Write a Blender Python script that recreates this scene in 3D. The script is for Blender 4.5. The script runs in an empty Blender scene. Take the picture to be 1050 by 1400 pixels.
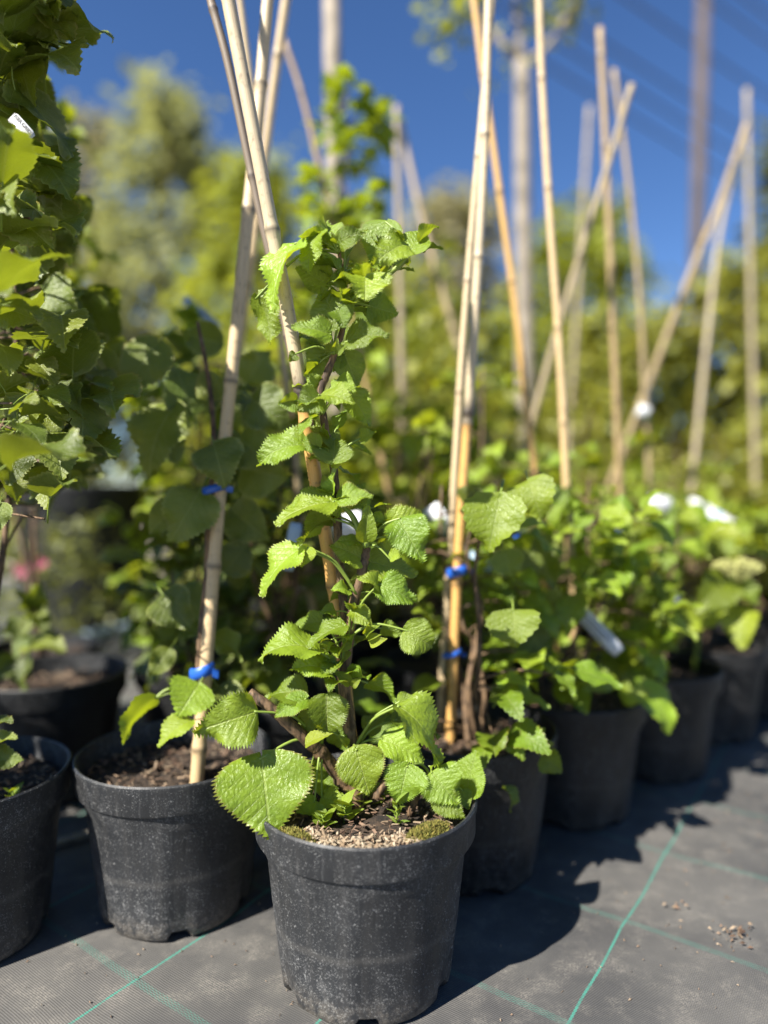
import bpy, math, random
from mathutils import Vector, Matrix, noise

# ------------------------------------------------------------------ camera, sky, sun
sc = bpy.context.scene
FPX, CX, CY, CAMH, PITCH = 960.0, 525.0, 700.0, 0.577, math.atan(30 / 960.0)
cam = bpy.data.cameras.new('camera'); camo = bpy.data.objects.new('camera', cam)
sc.collection.objects.link(camo); sc.camera = camo
camo.location = (0, 0, CAMH); camo.rotation_euler = (math.pi / 2 - PITCH, 0, 0)
cam.sensor_fit = 'VERTICAL'; cam.sensor_height = 36.0; cam.lens = FPX / 1400 * 36.0
cam.clip_start = 0.02; cam.clip_end = 3000
cam.dof.use_dof = True; cam.dof.focus_distance = 0.80
cam.dof.aperture_fstop = cam.lens / 1000 / 0.0245
SUN_EL, SUN_H = math.radians(43), Vector((-0.72, -0.69, 0)).normalized()
SUN_DIR = Vector((SUN_H.x * math.cos(SUN_EL), SUN_H.y * math.cos(SUN_EL), math.sin(SUN_EL)))
w = bpy.data.worlds.new('World'); sc.world = w; w.use_nodes = True
nt_ = w.node_tree; sky = nt_.nodes.new('ShaderNodeTexSky'); sky.sky_type = 'NISHITA'
sky.sun_disc = False; sky.sun_elevation = SUN_EL; sky.sun_rotation = math.atan2(SUN_H.x, SUN_H.y)
sky.altitude = 1200; sky.air_density = 1.0; sky.dust_density = 0.05; sky.ozone_density = 5.0
bg = nt_.nodes['Background']; bg.inputs[1].default_value = 0.051
hs = nt_.nodes.new('ShaderNodeHueSaturation'); hs.inputs['Saturation'].default_value = 1.12; hs.inputs['Hue'].default_value = 0.506; hs.inputs['Value'].default_value = 1.14
nt_.links.new(sky.outputs[0], hs.inputs['Color']); nt_.links.new(hs.outputs[0], bg.inputs[0])
sun = bpy.data.lights.new('sun', 'SUN'); sun.energy = 5.0; sun.angle = math.radians(0.53); sun.color = (1, .95, .86)
suno = bpy.data.objects.new('sun', sun); sc.collection.objects.link(suno)
suno.rotation_euler = (-SUN_DIR).to_track_quat('-Z', 'Y').to_euler()
sc.view_settings.view_transform = 'Standard'; sc.view_settings.look = 'None'
sc.view_settings.exposure = 1.4; sc.view_settings.gamma = 1.0
sc.cycles.max_bounces = 8; sc.cycles.transparent_max_bounces = 8; sc.cycles.use_denoising = True
sc.cycles.sample_clamp_indirect = 6.0

# ------------------------------------------------------------------ helpers
COL = sc.collection
R = random.Random(11)
_f = Vector((0, math.cos(PITCH), -math.sin(PITCH))); _u = Vector((0, math.sin(PITCH), math.cos(PITCH)))
CAM = Vector((0, 0, CAMH))
def at(px, py, Y):
    d = Vector((1, 0, 0)) * ((px - CX) / FPX) + _u * (-(py - CY) / FPX) + _f
    return CAM + d * (Y / d.y)
def ground(px, py, z=0.0):
    d = Vector((1, 0, 0)) * ((px - CX) / FPX) + _u * (-(py - CY) / FPX) + _f
    return CAM + d * ((z - CAMH) / d.z)
def proj(P):
    v = P - CAM; z = v.dot(_f)
    return (CX + FPX * v.x / z, CY - FPX * v.dot(_u) / z) if z > .01 else (-9999, -9999)

def link(o, parent=None):
    COL.objects.link(o)
    if parent is not None:
        o.parent = parent
        o.matrix_parent_inverse = Matrix(parent.get('_m')) .inverted() if False else WM[parent.name].inverted()
    WM[o.name] = o.matrix_basis.copy()
    return o
WM = {}   # world matrices kept by hand
def empty(name, loc):
    o = bpy.data.objects.new(name, None); o.location = loc; o.empty_display_size = .05
    o.matrix_basis = Matrix.Translation(loc)
    return link(o)
def obj(name, me, parent=None, M=None):
    o = bpy.data.objects.new(name, me)
    if M is not None: o.matrix_basis = M
    return link(o, parent)
def tag(o, label=None, cat=None, group=None, kind=None):
    if label: o['label'] = label
    if cat: o['category'] = cat
    if group: o['group'] = group
    if kind: o['kind'] = kind
    return o

class MB:
    def __init__(s): s.v = []; s.f = []; s.mi = []; s.att = []
    def add(s, vs, fs, mi=0, att=0.0):
        b = len(s.v); s.v += [tuple(p) for p in vs]
        s.att += list(att) if isinstance(att, (list, tuple)) else [att] * len(vs)
        s.f += [tuple(i + b for i in f) for f in fs]; s.mi += [mi] * len(fs)
    def tube(s, pts, rads, n=8, mi=0, att=None, caps=True):
        pts = [Vector(p) for p in pts]; vs = []; at_ = []
        up = Vector((0.31, .12, 1)).normalized(); prev = None
        for i, p in enumerate(pts):
            d = (pts[min(i + 1, len(pts) - 1)] - pts[max(i - 1, 0)]).normalized()
            if prev is None:
                a = d.cross(up)
                if a.length < .1: a = d.cross(Vector((1, 0, 0)))
                a.normalize()
            else:
                a = (prev - d * prev.dot(d)).normalized()
            prev = a; b = d.cross(a)
            r = rads[i] if isinstance(rads, (list, tuple)) else rads
            for k in range(n):
                q = 2 * math.pi * k / n
                vs.append(p + a * (math.cos(q) * r) + b * (math.sin(q) * r)); at_.append(att[i] if att else 0.0)
        fs = [(i * n + k, i * n + (k + 1) % n, (i + 1) * n + (k + 1) % n, (i + 1) * n + k) for i in range(len(pts) - 1) for k in range(n)]
        if caps:
            fs.append(tuple(range(n - 1, -1, -1))); L = (len(pts) - 1) * n
            fs.append(tuple(L + k for k in range(n)))
        s.add(vs, fs, mi, at_)
    def mesh(s, name, mats, smooth=True, att=None):
        me = bpy.data.meshes.new(name); me.from_pydata(s.v, [], s.f)
        for m in (mats if isinstance(mats, list) else [mats]): me.materials.append(m)
        me.polygons.foreach_set('material_index', s.mi)
        me.polygons.foreach_set('use_smooth', [smooth] * len(s.f))
        if att:
            a = me.attributes.new(att, 'FLOAT', 'POINT'); a.data.foreach_set('value', s.att)
        me.update(); return me

def smooth_path(pts, n):
    """Catmull-Rom through pts"""
    P = [Vector(p) for p in pts]; P = [P[0] * 2 - P[1]] + P + [P[-1] * 2 - P[-2]]
    out = []
    for i in range(1, len(P) - 2):
        for k in range(n):
            t = k / n; a, b, c, d = P[i - 1], P[i], P[i + 1], P[i + 2]
            out.append(.5 * ((2 * b) + (c - a) * t + (2 * a - 5 * b + 4 * c - d) * t * t + (3 * b - a - 3 * c + d) * t ** 3))
    out.append(P[-2]); return out

# ------------------------------------------------------------------ materials
class NT:
    def __init__(s, name):
        s.m = bpy.data.materials.new(name); s.m.use_nodes = True; s.t = s.m.node_tree; s.t.nodes.clear()
        s.out = s.n('ShaderNodeOutputMaterial')
    def n(s, t, **kw):
        x = s.t.nodes.new(t)
        for k, v in kw.items(): setattr(x, k, v)
        return x
    def put(s, sock, v):
        if isinstance(v, bpy.types.NodeSocket): s.t.links.new(v, sock)
        elif isinstance(v, (tuple, list)) and len(v) == 3 and sock.type == 'RGBA': sock.default_value = (*v, 1)
        else: sock.default_value = v
    def math(s, op, a, b=0.0, c=0.0, clamp=False):
        x = s.n('ShaderNodeMath', operation=op, use_clamp=clamp); s.put(x.inputs[0], a); s.put(x.inputs[1], b); s.put(x.inputs[2], c); return x.outputs[0]
    def mix(s, f, a, b, blend='MIX'):
        x = s.n('ShaderNodeMix', data_type='RGBA', blend_type=blend); s.put(x.inputs[0], f); s.put(x.inputs[6], a); s.put(x.inputs[7], b); return x.outputs[2]
    def noise(s, vec, scale, detail=3, rough=.55, dist=0.0):
        x = s.n('ShaderNodeTexNoise'); s.put(x.inputs['Vector'], vec); x.inputs['Scale'].default_value = scale
        x.inputs['Detail'].default_value = detail; x.inputs['Roughness'].default_value = rough; x.inputs['Distortion'].default_value = dist
        return x.outputs[0]
    def ramp(s, f, lo, hi, a=0.0, b=1.0):
        x = s.n('ShaderNodeMapRange', interpolation_type='SMOOTHSTEP'); s.put(x.inputs[0], f)
        for i, v in enumerate((lo, hi, a, b)): x.inputs[i + 1].default_value = v
        return x.outputs[0]
    def coord(s, k='Object'): return s.n('ShaderNodeTexCoord').outputs[k]
    def scale(s, vec, v):
        x = s.n('ShaderNodeMapping'); s.put(x.inputs[0], vec); x.inputs['Scale'].default_value = v; return x.outputs[0]
    def dot(s, vec, v):
        x = s.n('ShaderNodeVectorMath', operation='DOT_PRODUCT'); s.put(x.inputs[0], vec); x.inputs[1].default_value = v; return x.outputs['Value']
    def sep(s, vec):
        x = s.n('ShaderNodeSeparateXYZ'); s.put(x.inputs[0], vec); return x.outputs
    def attr(s, name): return s.n('ShaderNodeAttribute', attribute_name=name).outputs['Fac']
    def rnd(s): return s.n('ShaderNodeObjectInfo').outputs['Random']
    def island(s): return s.n('ShaderNodeNewGeometry').outputs['Random Per Island']
    def bump(s, h, strength=.3, dist=.002):
        x = s.n('ShaderNodeBump'); x.inputs['Strength'].default_value = strength; x.inputs['Distance'].default_value = dist; s.put(x.inputs['Height'], h); return x.outputs[0]
    def hsv(s, col, h=.5, sat=1.0, v=1.0):
        x = s.n('ShaderNodeHueSaturation'); s.put(x.inputs['Hue'], h); s.put(x.inputs['Saturation'], sat); s.put(x.inputs['Value'], v); s.put(x.inputs['Color'], col); return x.outputs[0]
    def bsdf(s, col, rough=.6, normal=None, spec=.5, **kw):
        x = s.n('ShaderNodeBsdfPrincipled'); s.put(x.inputs['Base Color'], col); s.put(x.inputs['Roughness'], rough); s.put(x.inputs['Specular IOR Level'], spec)
        if normal is not None: s.put(x.inputs['Normal'], normal)
        for k, v in kw.items(): s.put(x.inputs[k], v)
        return x.outputs[0]
    def surf(s, sh): s.t.links.new(sh, s.out.inputs[0]); return s.m
    def shmix(s, f, a, b):
        x = s.n('ShaderNodeMixShader'); s.put(x.inputs[0], f); s.t.links.new(a, x.inputs[1]); s.t.links.new(b, x.inputs[2]); return x.outputs[0]
    def transl(s, col, normal=None):
        x = s.n('ShaderNodeBsdfTranslucent'); s.put(x.inputs[0], col)
        if normal is not None: s.put(x.inputs['Normal'], normal)
        return x.outputs[0]

def plain(name, col, rough=.6, nscale=40, var=.25, bumps=.2, bdist=.001, **kw):
    t = NT(name); c = t.coord(); n = t.noise(c, nscale, 4)
    col2 = t.mix(t.ramp(n, .3, .7), tuple(x * (1 - var) for x in col), tuple(min(1, x * (1 + var)) for x in col))
    return t.surf(t.bsdf(col2, rough, t.bump(n, bumps, bdist), **kw))

def leaf_mat(name, dark, light, trans, edge=None, tf=.33, rough=.4, detail=True):
    t = NT(name); uv = t.n('ShaderNodeUVMap', uv_map='leaf').outputs[0]; x, y, _ = t.sep(uv)
    ed = t.sep(t.n('ShaderNodeUVMap', uv_map='edge').outputs[0])
    a = t.math('ABSOLUTE', t.math('SUBTRACT', x, .5))
    mid = t.ramp(a, .006, .016, 1, 0)
    ph = t.math('MULTIPLY', t.math('SUBTRACT', y, t.math('MULTIPLY', a, .95)), 7.0)
    fr = t.math('ABSOLUTE', t.math('SUBTRACT', t.math('FRACT', ph), .5))
    sec = t.math('MULTIPLY', t.ramp(fr, .455, .495), .7)
    vo = t.n('ShaderNodeTexVoronoi', feature='DISTANCE_TO_EDGE'); t.put(vo.inputs['Vector'], t.scale(uv, (20, 14, 1))); vo.inputs['Scale'].default_value = 1.0
    net = t.ramp(vo.outputs['Distance'], .0, .35)
    vein = t.math('MAXIMUM', mid, sec)
    rnd = t.rnd()
    n1 = t.noise(uv, 5, 4); f = t.math('ADD', t.math('MULTIPLY', n1, .55), t.math('MULTIPLY', rnd, .6))
    col = t.mix(t.ramp(f, .25, .85), dark, light)
    # small blemishes and speckle
    n2 = t.noise(t.scale(uv, (1, 1, 1)), 60, 3, .7)
    col = t.mix(t.ramp(n2, .62, .8, 0, .35), col, tuple(min(1, c * 1.5) for c in light))
    col = t.mix(t.math('MULTIPLY', vein, .38), col, (.30, .36, .10))
    sp = t.ramp(t.noise(t.n('ShaderNodeTexCoord').outputs['Object'], 7, 3, .6), .70, .76, 0, .6)
    col = t.mix(sp, col, (.16, .11, .03))
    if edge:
        col = t.mix(t.ramp(t.math('ABSOLUTE', t.math('SUBTRACT', ed[0], .5)), .42, .5, 0, .5), col, edge)  # paler margin painted in to imitate sun grazing the leaf edges
    col = t.hsv(col, t.math('ADD', .488, t.math('MULTIPLY', t.math('FRACT', t.math('MULTIPLY', rnd, 7.31)), .022)), 1.0, t.math('ADD', .82, t.math('MULTIPLY', t.math('FRACT', t.math('MULTIPLY', rnd, 13.7)), .4)))
    eb = t.math('MULTIPLY', t.ramp(t.math('ABSOLUTE', t.math('SUBTRACT', ed[0], .5)), .46, .5), t.math('GREATER_THAN', t.math('FRACT', t.math('MULTIPLY', rnd, 31.3)), .72))
    col = t.mix(t.math('MULTIPLY', eb, .55), col, (.22, .13, .04))
    crink = t.noise(t.scale(uv, (1.6, 1, 1)), 15, 4, .6, .6)
    h = t.math('SUBTRACT', t.math('ADD', t.math('ADD', t.math('MULTIPLY', crink, 1.2), t.math('MULTIPLY', net, .22)), t.math('MULTIPLY', fr, -.35)), t.math('MULTIPLY', vein, .5))
    nb = t.bump(h, .55, .0024)
    pr = t.bsdf(col, t.ramp(n2, .3, .7, rough - .06, rough + .12), nb, .6)
    tc = t.mix(t.ramp(f, .25, .85), trans, tuple(min(1, c * 1.25) for c in trans))
    tc = t.mix(t.math('MULTIPLY', vein, .35), tc, (.2, .22, .03))
    return t.surf(t.shmix(tf, pr, t.transl(tc)))

M = {}
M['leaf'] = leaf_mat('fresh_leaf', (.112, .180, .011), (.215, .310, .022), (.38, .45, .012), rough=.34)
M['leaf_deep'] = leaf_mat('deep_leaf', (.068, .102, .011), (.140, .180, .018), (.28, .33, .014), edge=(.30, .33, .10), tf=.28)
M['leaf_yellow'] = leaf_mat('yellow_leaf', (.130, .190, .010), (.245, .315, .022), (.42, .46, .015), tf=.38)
def stalk(name, c1, c2):
    t = NT(name); n = t.noise(t.coord(), 60, 3); return t.surf(t.bsdf(t.mix(n, c1, c2), .45, t.bump(n, .2, .001)))
M['petiole'] = stalk('petiole', (.13, .20, .025), (.22, .28, .05))
def bark():
    t = NT('bark'); c = t.coord(); n = t.noise(t.scale(c, (1, 1, .25)), 160, 5, .65); n2 = t.noise(c, 30, 3)
    col = t.mix(t.ramp(n, .35, .7), (.035, .02, .010), (.22, .135, .07)); col = t.mix(t.ramp(n2, .55, .75, 0, .6), col, (.26, .20, .15))
    return t.surf(t.bsdf(col, .75, t.bump(n, .8, .002)))
M['bark'] = bark()
def crown_mat(name, dark, light, trans, tf=.35):
    t = NT(name); i = t.island(); n = t.noise(t.coord(), 3.0, 3)
    f = t.math('ADD', t.math('MULTIPLY', i, .6), t.math('MULTIPLY', t.math('SUBTRACT', n, .3), .7))
    col = t.mix(t.ramp(f, .1, .9), dark, light)
    return t.surf(t.shmix(tf, t.bsdf(col, .5), t.transl(t.mix(i, trans, tuple(c * 1.3 for c in trans)))))
M['crown'] = crown_mat('green_foliage', (.11, .14, .014), (.25, .28, .03), (.40, .42, .03))
M['crown_yellow'] = crown_mat('yellow_green_foliage', (.13, .15, .018), (.29, .29, .04), (.40, .38, .04))
M['crown_dark'] = crown_mat('dark_foliage', (.055, .07, .014), (.15, .16, .03), (.24, .25, .03))
M['crown_pale'] = crown_mat('pale_foliage', (.15, .165, .065), (.29, .30, .125), (.36, .37, .11))
M['crown_grey'] = crown_mat('grey_foliage', (.15, .14, .08), (.30, .27, .15), (.32, .30, .12))

def bamboo_mat(nm='bamboo', k_=1.0):
    t = NT(nm); c = t.coord(); tone = t.attr('tone')
    uv = t.n('ShaderNodeUVMap', uv_map='cane').outputs[0]
    st = t.noise(t.scale(uv, (30, 2.2, 1)), 1.0, 4, .6); bl = t.noise(t.scale(uv, (3, 9, 1)), 1.0, 3, .6); r = t.rnd()
    pale = t.mix(r, (.50, .42, .30), (.60, .51, .34)); warm = t.mix(r, (.58, .33, .105), (.60, .40, .16))
    col = t.mix(tone, pale, warm)
    col = t.mix(t.ramp(st, .35, .75, 0, .45), col, t.mix(tone, (.30, .24, .18), (.40, .20, .06)))
    col = t.mix(t.ramp(bl, .52, .74, 0, .6), col, (.15, .11, .075))
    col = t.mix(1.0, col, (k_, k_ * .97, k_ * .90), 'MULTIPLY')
    nd = t.attr('node'); col = t.mix(nd, col, (.035, .026, .02))
    return t.surf(t.bsdf(col, .42, t.bump(st, .35, .0012), .45))
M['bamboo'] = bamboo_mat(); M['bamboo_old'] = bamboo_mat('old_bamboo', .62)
def bamboo_dark():
    t = NT('dark_bamboo'); uv = t.n('ShaderNodeUVMap', uv_map='cane').outputs[0]
    st = t.noise(t.scale(uv, (24, 3, 1)), 1.0, 4, .6)
    col = t.mix(st, (.10, .075, .055), (.22, .17, .12)); return t.surf(t.bsdf(t.mix(t.attr('node'), col, (.03, .02, .02)), .55, t.bump(st, .3, .001)))
M['bamboo_dark'] = bamboo_dark()
M['post'] = plain('weathered_wood', (.23, .195, .15), .75, 14, .3, .4, .004)
M['pole'] = plain('dark_pole_wood', (.070, .052, .043), .8, 3, .3, .3, .01)

def pot_mat(name, base, dust):
    t = NT(name); c = t.coord(); x, y, z = t.sep(c)
    sp = t.noise(c, 560, 2, .7); big = t.noise(c, 14, 4); fine = t.noise(c, 90, 4, .7)
    ang = t.math('ARCTAN2', y, x); cb = t.n('ShaderNodeCombineXYZ'); t.put(cb.inputs[0], t.math('MULTIPLY', ang, 28.0)); t.put(cb.inputs[1], t.math('MULTIPLY', z, 9.0))
    streak = t.noise(cb.outputs[0], 1.0, 4, .65)
    thr = t.math('ADD', t.math('MULTIPLY', big, -.20), .715)
    spk = t.math('MULTIPLY', t.math('GREATER_THAN', sp, thr), t.ramp(fine, .32, .6))
    col = t.mix(t.ramp(big, .3, .75), base, tuple(b * 1.6 for b in base))
    col = t.mix(t.math('MULTIPLY', spk, dust), col, (.42, .42, .41))
    col = t.mix(t.math('MULTIPLY', t.ramp(streak, .56, .72), .22 * dust), col, (.30, .30, .30))
    scuff = t.math('MULTIPLY', t.ramp(fine, .5, .72), t.ramp(big, .42, .65))
    col = t.mix(t.math('MULTIPLY', scuff, .34 * dust), col, (.26, .255, .25))
    patch = t.noise(cb.outputs[0], .22, 3, .6); tide = t.math('MULTIPLY', t.ramp(t.math('ABSOLUTE', t.math('SUBTRACT', t.math('ADD', z, t.math('MULTIPLY', big, .03)), .095)), .0, .007, 1, 0), .16 * dust)
    col = t.mix(t.math('MULTIPLY', t.ramp(patch, .45, .7), .13 * dust), col, (.20, .185, .165)); col = t.mix(tide, col, (.28, .26, .23))
    low = t.math('MULTIPLY', t.ramp(z, .0, .045, 1, 0), t.ramp(fine, .35, .65))
    col = t.mix(t.math('MULTIPLY', low, .75 * dust), col, (.24, .20, .15))
    ro = t.ramp(t.math('ADD', fine, t.math('MULTIPLY', spk, .5)), .3, .8, .42, .68)
    return t.surf(t.bsdf(col, ro, t.bump(t.math('ADD', t.math('MULTIPLY', fine, .6), sp), .28, .0009), .38))
M['pot_dark'] = pot_mat('deep_black_plastic', (.007, .0075, .008), .1)
M['pot'] = pot_mat('dusty_black_plastic', (.017, .018, .020), .46)
M['pot_far'] = pot_mat('black_plastic', (.007, .0075, .0085), .25)
def soil_mat():
    t = NT('potting_soil'); c = t.coord(); n = t.noise(c, 120, 5, .7); n2 = t.noise(c, 28, 3)
    col = t.mix(t.ramp(n, .35, .7), (.010, .007, .005), (.065, .040, .024)); col = t.mix(t.ramp(n2, .5, .75, 0, .5), col, (.075, .05, .032))
    return t.surf(t.bsdf(col, .9, t.bump(n, 1, .006)))
M['soil'] = soil_mat()
def chip_mat(name, c):
    t = NT(name); i = t.island(); r = t.n('ShaderNodeValToRGB'); t.put(r.inputs[0], i)
    e = r.color_ramp.elements; e[0].position = 0; e[0].color = (*c[0], 1); e[1].position = 1; e[1].color = (*c[-1], 1)
    for k in range(1, len(c) - 1):
        q = e.new(k / (len(c) - 1)); q.color = (*c[k], 1)
    n = t.noise(t.coord(), 300, 3)
    return t.surf(t.bsdf(t.mix(t.math('MULTIPLY', n, .5), r.outputs[0], (.03, .02, .015)), .85, t.bump(n, .4, .001)))
M['chips'] = chip_mat('bark_chips', [(.05, .028, .016), (.13, .07, .04), (.22, .14, .09), (.36, .27, .18), (.10, .055, .03)])
M['chips_pale'] = chip_mat('pale_bark_chips', [(.30, .21, .13), (.42, .33, .22), (.52, .43, .31), (.22, .14, .08), (.46, .34, .22)])
M['moss'] = chip_mat('moss', [(.10, .12, .015), (.22, .21, .03), (.30, .24, .05), (.14, .16, .02)])
M['debris'] = chip_mat('plant_debris', [(.20, .14, .09), (.36, .28, .20), (.12, .08, .05), (.30, .20, .13)])
M['tie'] = plain('blue_plastic', (.018, .10, .46), .35, 60, .15, .15)
M['label_blue'] = plain('pale_blue_label', (.30, .40, .50), .45, 20, .1, .05)
M['white'] = plain('white_plastic_label', (.60, .61, .63), .4, 20, .06, .05)
M['print'] = plain('grey_print', (.30, .31, .33), .6, 60, .4, .0)
M['ink'] = plain('black_ink', (.02, .02, .022), .6, 30, .1, .0)
M['blueband'] = plain('blue_print', (.20, .34, .62), .5, 30, .1, .0)
M['pipe'] = plain('pale_blue_pipe', (.36, .46, .54), .5, 25, .2, .2)
M['bar'] = plain('bar_grey', (.34, .30, .24), .8, 60, .3, .5)
M['pink'] = plain('pink_petal', (.34, .012, .09), .5, 30, .3, .1)
M['flower'] = plain('flower_bud', (.36, .36, .12), .6, 80, .3, .2)
M['wire'] = plain('cable', (.03, .03, .035), .6, 5, .1, .0)

# ground fabric: woven black polypropylene with green marker threads
gA0, gA1 = ground(775, 1400), ground(955, 1085)
D1 = (gA1 - gA0); D1.z = 0; D1.normalize(); D2 = Vector((D1.y, -D1.x, 0))
offA = gA0.dot(D2); offB = ground(857, 1259).dot(D1); SP = 0.222
def fabric_mat():
    t = NT('woven_ground_fabric'); c = t.coord()
    wn = t.n('ShaderNodeTexNoise'); t.put(wn.inputs['Vector'], c); wn.inputs['Scale'].default_value = 5.0; wn.inputs['Detail'].default_value = 2
    wv = t.n('ShaderNodeVectorMath', operation='MULTIPLY_ADD'); t.put(wv.inputs[0], wn.outputs['Color']); wv.inputs[1].default_value = (.014, .014, 0); t.put(wv.inputs[2], c)
    v = wv.outputs[0]
    a = t.math('SUBTRACT', t.dot(v, D2), offA + .007 * (D2.x + D2.y)); b = t.math('SUBTRACT', t.dot(v, D1), offB + .007 * (D1.x + D1.y))
    wa = t.math('ABSOLUTE', t.math('WRAP', a, SP / 2, -SP / 2)); wb = t.math('WRAP', b, SP / 2, -SP / 2)
    pitch = .0021
    fa = t.math('FRACT', t.math('DIVIDE', a, pitch)); fb = t.math('FRACT', t.math('DIVIDE', b, pitch * 1.25))
    ta = t.math('ABSOLUTE', t.math('SUBTRACT', fa, .5)); tb = t.math('ABSOLUTE', t.math('SUBTRACT', fb, .5))
    par = t.math('GREATER_THAN', t.math('MODULO', t.math('ADD', t.math('FLOOR', t.math('DIVIDE', a, pitch)), t.math('FLOOR', t.math('DIVIDE', b, pitch * 1.25))), 2.0), .5)
    h = t.math('ADD', t.math('MULTIPLY', par, t.math('SUBTRACT', .5, ta)), t.math('MULTIPLY', t.math('SUBTRACT', 1.0, par), t.math('SUBTRACT', .5, tb)))
    big = t.noise(c, 3.2, 5, .6); med = t.noise(c, 22, 4, .65); fine = t.noise(c, 420, 3, .7)
    col = t.mix(t.ramp(big, .38, .66), (.040, .040, .041), (.092, .088, .082))
    col = t.mix(t.math('MULTIPLY', t.ramp(h, .25, .5), .55), col, (.17, .165, .158))
    dust = t.math('MULTIPLY', t.ramp(med, .42, .75), t.ramp(fine, .35, .65))
    col = t.mix(t.math('MULTIPLY', dust, .6), col, (.24, .22, .19))
    col = t.mix(t.math('MULTIPLY', t.ramp(fine, .66, .76), .4), col, (.30, .28, .25))
    # stitched long thread
    saw = t.math('ABSOLUTE', t.math('SUBTRACT', t.math('FRACT', t.math('DIVIDE', b, .0052)), .5))
    la = t.math('LESS_THAN', t.math('ABSOLUTE', t.math('SUBTRACT', wa, t.math('MULTIPLY', saw, .0020))), .0010)
    # cross band: rows of short dashes
    band = t.math('LESS_THAN', t.math('ABSOLUTE', wb), .0052)
    row = t.math('LESS_THAN', t.math('ABSOLUTE', t.math('SUBTRACT', t.math('FRACT', t.math('ADD', t.math('DIVIDE', wb, .0034), t.math('MULTIPLY', t.math('FLOOR', t.math('DIVIDE', a, .0034)), .5))), .5)), .24)
    lb = t.math('MULTIPLY', t.math('MULTIPLY', band, row), .42)
    worn = t.ramp(t.noise(c, 60, 3), .25, .55, .45, 1)
    col = t.mix(t.math('MULTIPLY', t.math('MAXIMUM', la, lb), worn), col, (.055, .205, .16))
    hh = t.math('ADD', h, t.math('MULTIPLY', fine, .35))
    return t.surf(t.bsdf(col, .62, t.bump(hh, .5, .0012), .4))
M['fabric'] = fabric_mat()
def gravel():
    t = NT('pale_gravel'); c = t.coord(); n = t.noise(c, 9, 6, .7); n2 = t.noise(c, .4, 4)
    col = t.mix(t.ramp(n, .3, .7), (.22, .18, .15), (.44, .38, .33)); col = t.mix(t.ramp(n2, .5, .7), col, (.16, .17, .07))
    return t.surf(t.bsdf(col, .9, t.bump(n, .6, .02)))
M['gravel'] = gravel()

# ------------------------------------------------------------------ ground
def grid(name, x0, x1, y0, y1, nx, ny, fz, mat):
    vs = [(x0 + (x1 - x0) * i / nx, y0 + (y1 - y0) * j / ny, 0) for j in range(ny + 1) for i in range(nx + 1)]
    vs = [(x, y, fz(x, y)) for x, y, _ in vs]
    fs = [(j * (nx + 1) + i, j * (nx + 1) + i + 1, (j + 1) * (nx + 1) + i + 1, (j + 1) * (nx + 1) + i) for j in range(ny) for i in range(nx)]
    b = MB(); b.add(vs, fs); return b.mesh(name, mat)
g = obj('ground', grid('ground', -600, 600, -60, 1500, 4, 4, lambda x, y: -.016, M['gravel'])); tag(g, kind='structure')
def fz(x, y):
    return -.0005 - .005 * max(0, noise.noise(Vector((x * 4.5, y * 4.5, 3.1))) + .1) - .0022 * max(0, noise.noise(Vector((x * 19, y * 13, 1.7))))
g = obj('ground_fabric', grid('ground_fabric', -3.2, 5.5, -1.0, 4.6, 260, 170, fz, M['fabric'])); tag(g, kind='structure')

# ------------------------------------------------------------------ pots
def pot_mesh(name, rt, h, rb, mat, seg=96, panels=True, notch=True):
    prof = [(rb * .80, .0015, 0), (rb * .93, .000, 1), (rb * .985, .006, 1), (rb, .016, 1), (rb + (rt * .905 - rb) * .5, h * .42, 1), (rt * .905, h * .805, 1), (rt * .908, h * .812, 0),
            (rt * .975, h * .817, 0), (rt * .985, h * .828, 0), (rt * .985, h * .94, 0), (rt, h * .965, 0), (rt * 1.0, h * .99, 0), (rt * .985, h, 0),
            (rt * .962, h * .992, 0), (rt * .955, h * .96, 0), (rt * .945, h * .80, 0), (rt * .88, h * .70, 0), (rt * .84, h * .45, 0)]
    vs = []
    for r, z, p in prof:
        for k in range(seg):
            q = 2 * math.pi * k / seg; rr, zz = r, z
            if panels and p:
                rr -= .0011 * (.5 + .5 * math.cos(8 * q))
            if notch and z < .017 and p:
                e = (math.degrees(q) + 40) % 60
                if abs(e - 30) < 6.5: zz = .0105 + z * .3; rr -= .003
            rr *= 1 + .004 * math.sin(2 * q + rt * 50)
            vs.append((rr * math.cos(q), rr * math.sin(q), zz))
    n = len(prof)
    fs = [(i * seg + k, i * seg + (k + 1) % seg, (i + 1) * seg + (k + 1) % seg, (i + 1) * seg + k) for i in range(n - 1) for k in range(seg)]
    fs.append(tuple(range(seg - 1, -1, -1)))
    b = MB(); b.add(vs, fs); me = b.mesh(name, mat)
    me.set_sharp_from_angle(angle=math.radians(38))
    return me
def soil_mesh(name, r, amp=.006, seed=0, n=26):
    vs = [(0, 0, amp * .5)]; fs = []; m = 48
    for i in range(1, n + 1):
        for k in range(m):
            q = 2 * math.pi * k / m; rr = r * i / n; x, y = rr * math.cos(q), rr * math.sin(q)
            z = amp * (noise.noise(Vector((x * 26, y * 26, seed))) + .6 * noise.noise(Vector((x * 70, y * 70, seed + 4)))) 
            vs.append((x, y, z))
    fs += [(0, 1 + k, 1 + (k + 1) % m) for k in range(m)]
    fs += [(1 + (i - 1) * m + k, 1 + i * m + k, 1 + i * m + (k + 1) % m, 1 + (i - 1) * m + (k + 1) % m) for i in range(1, n) for k in range(m)]
    b = MB(); b.add(vs, fs); return b.mesh(name, M['soil'])
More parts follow.
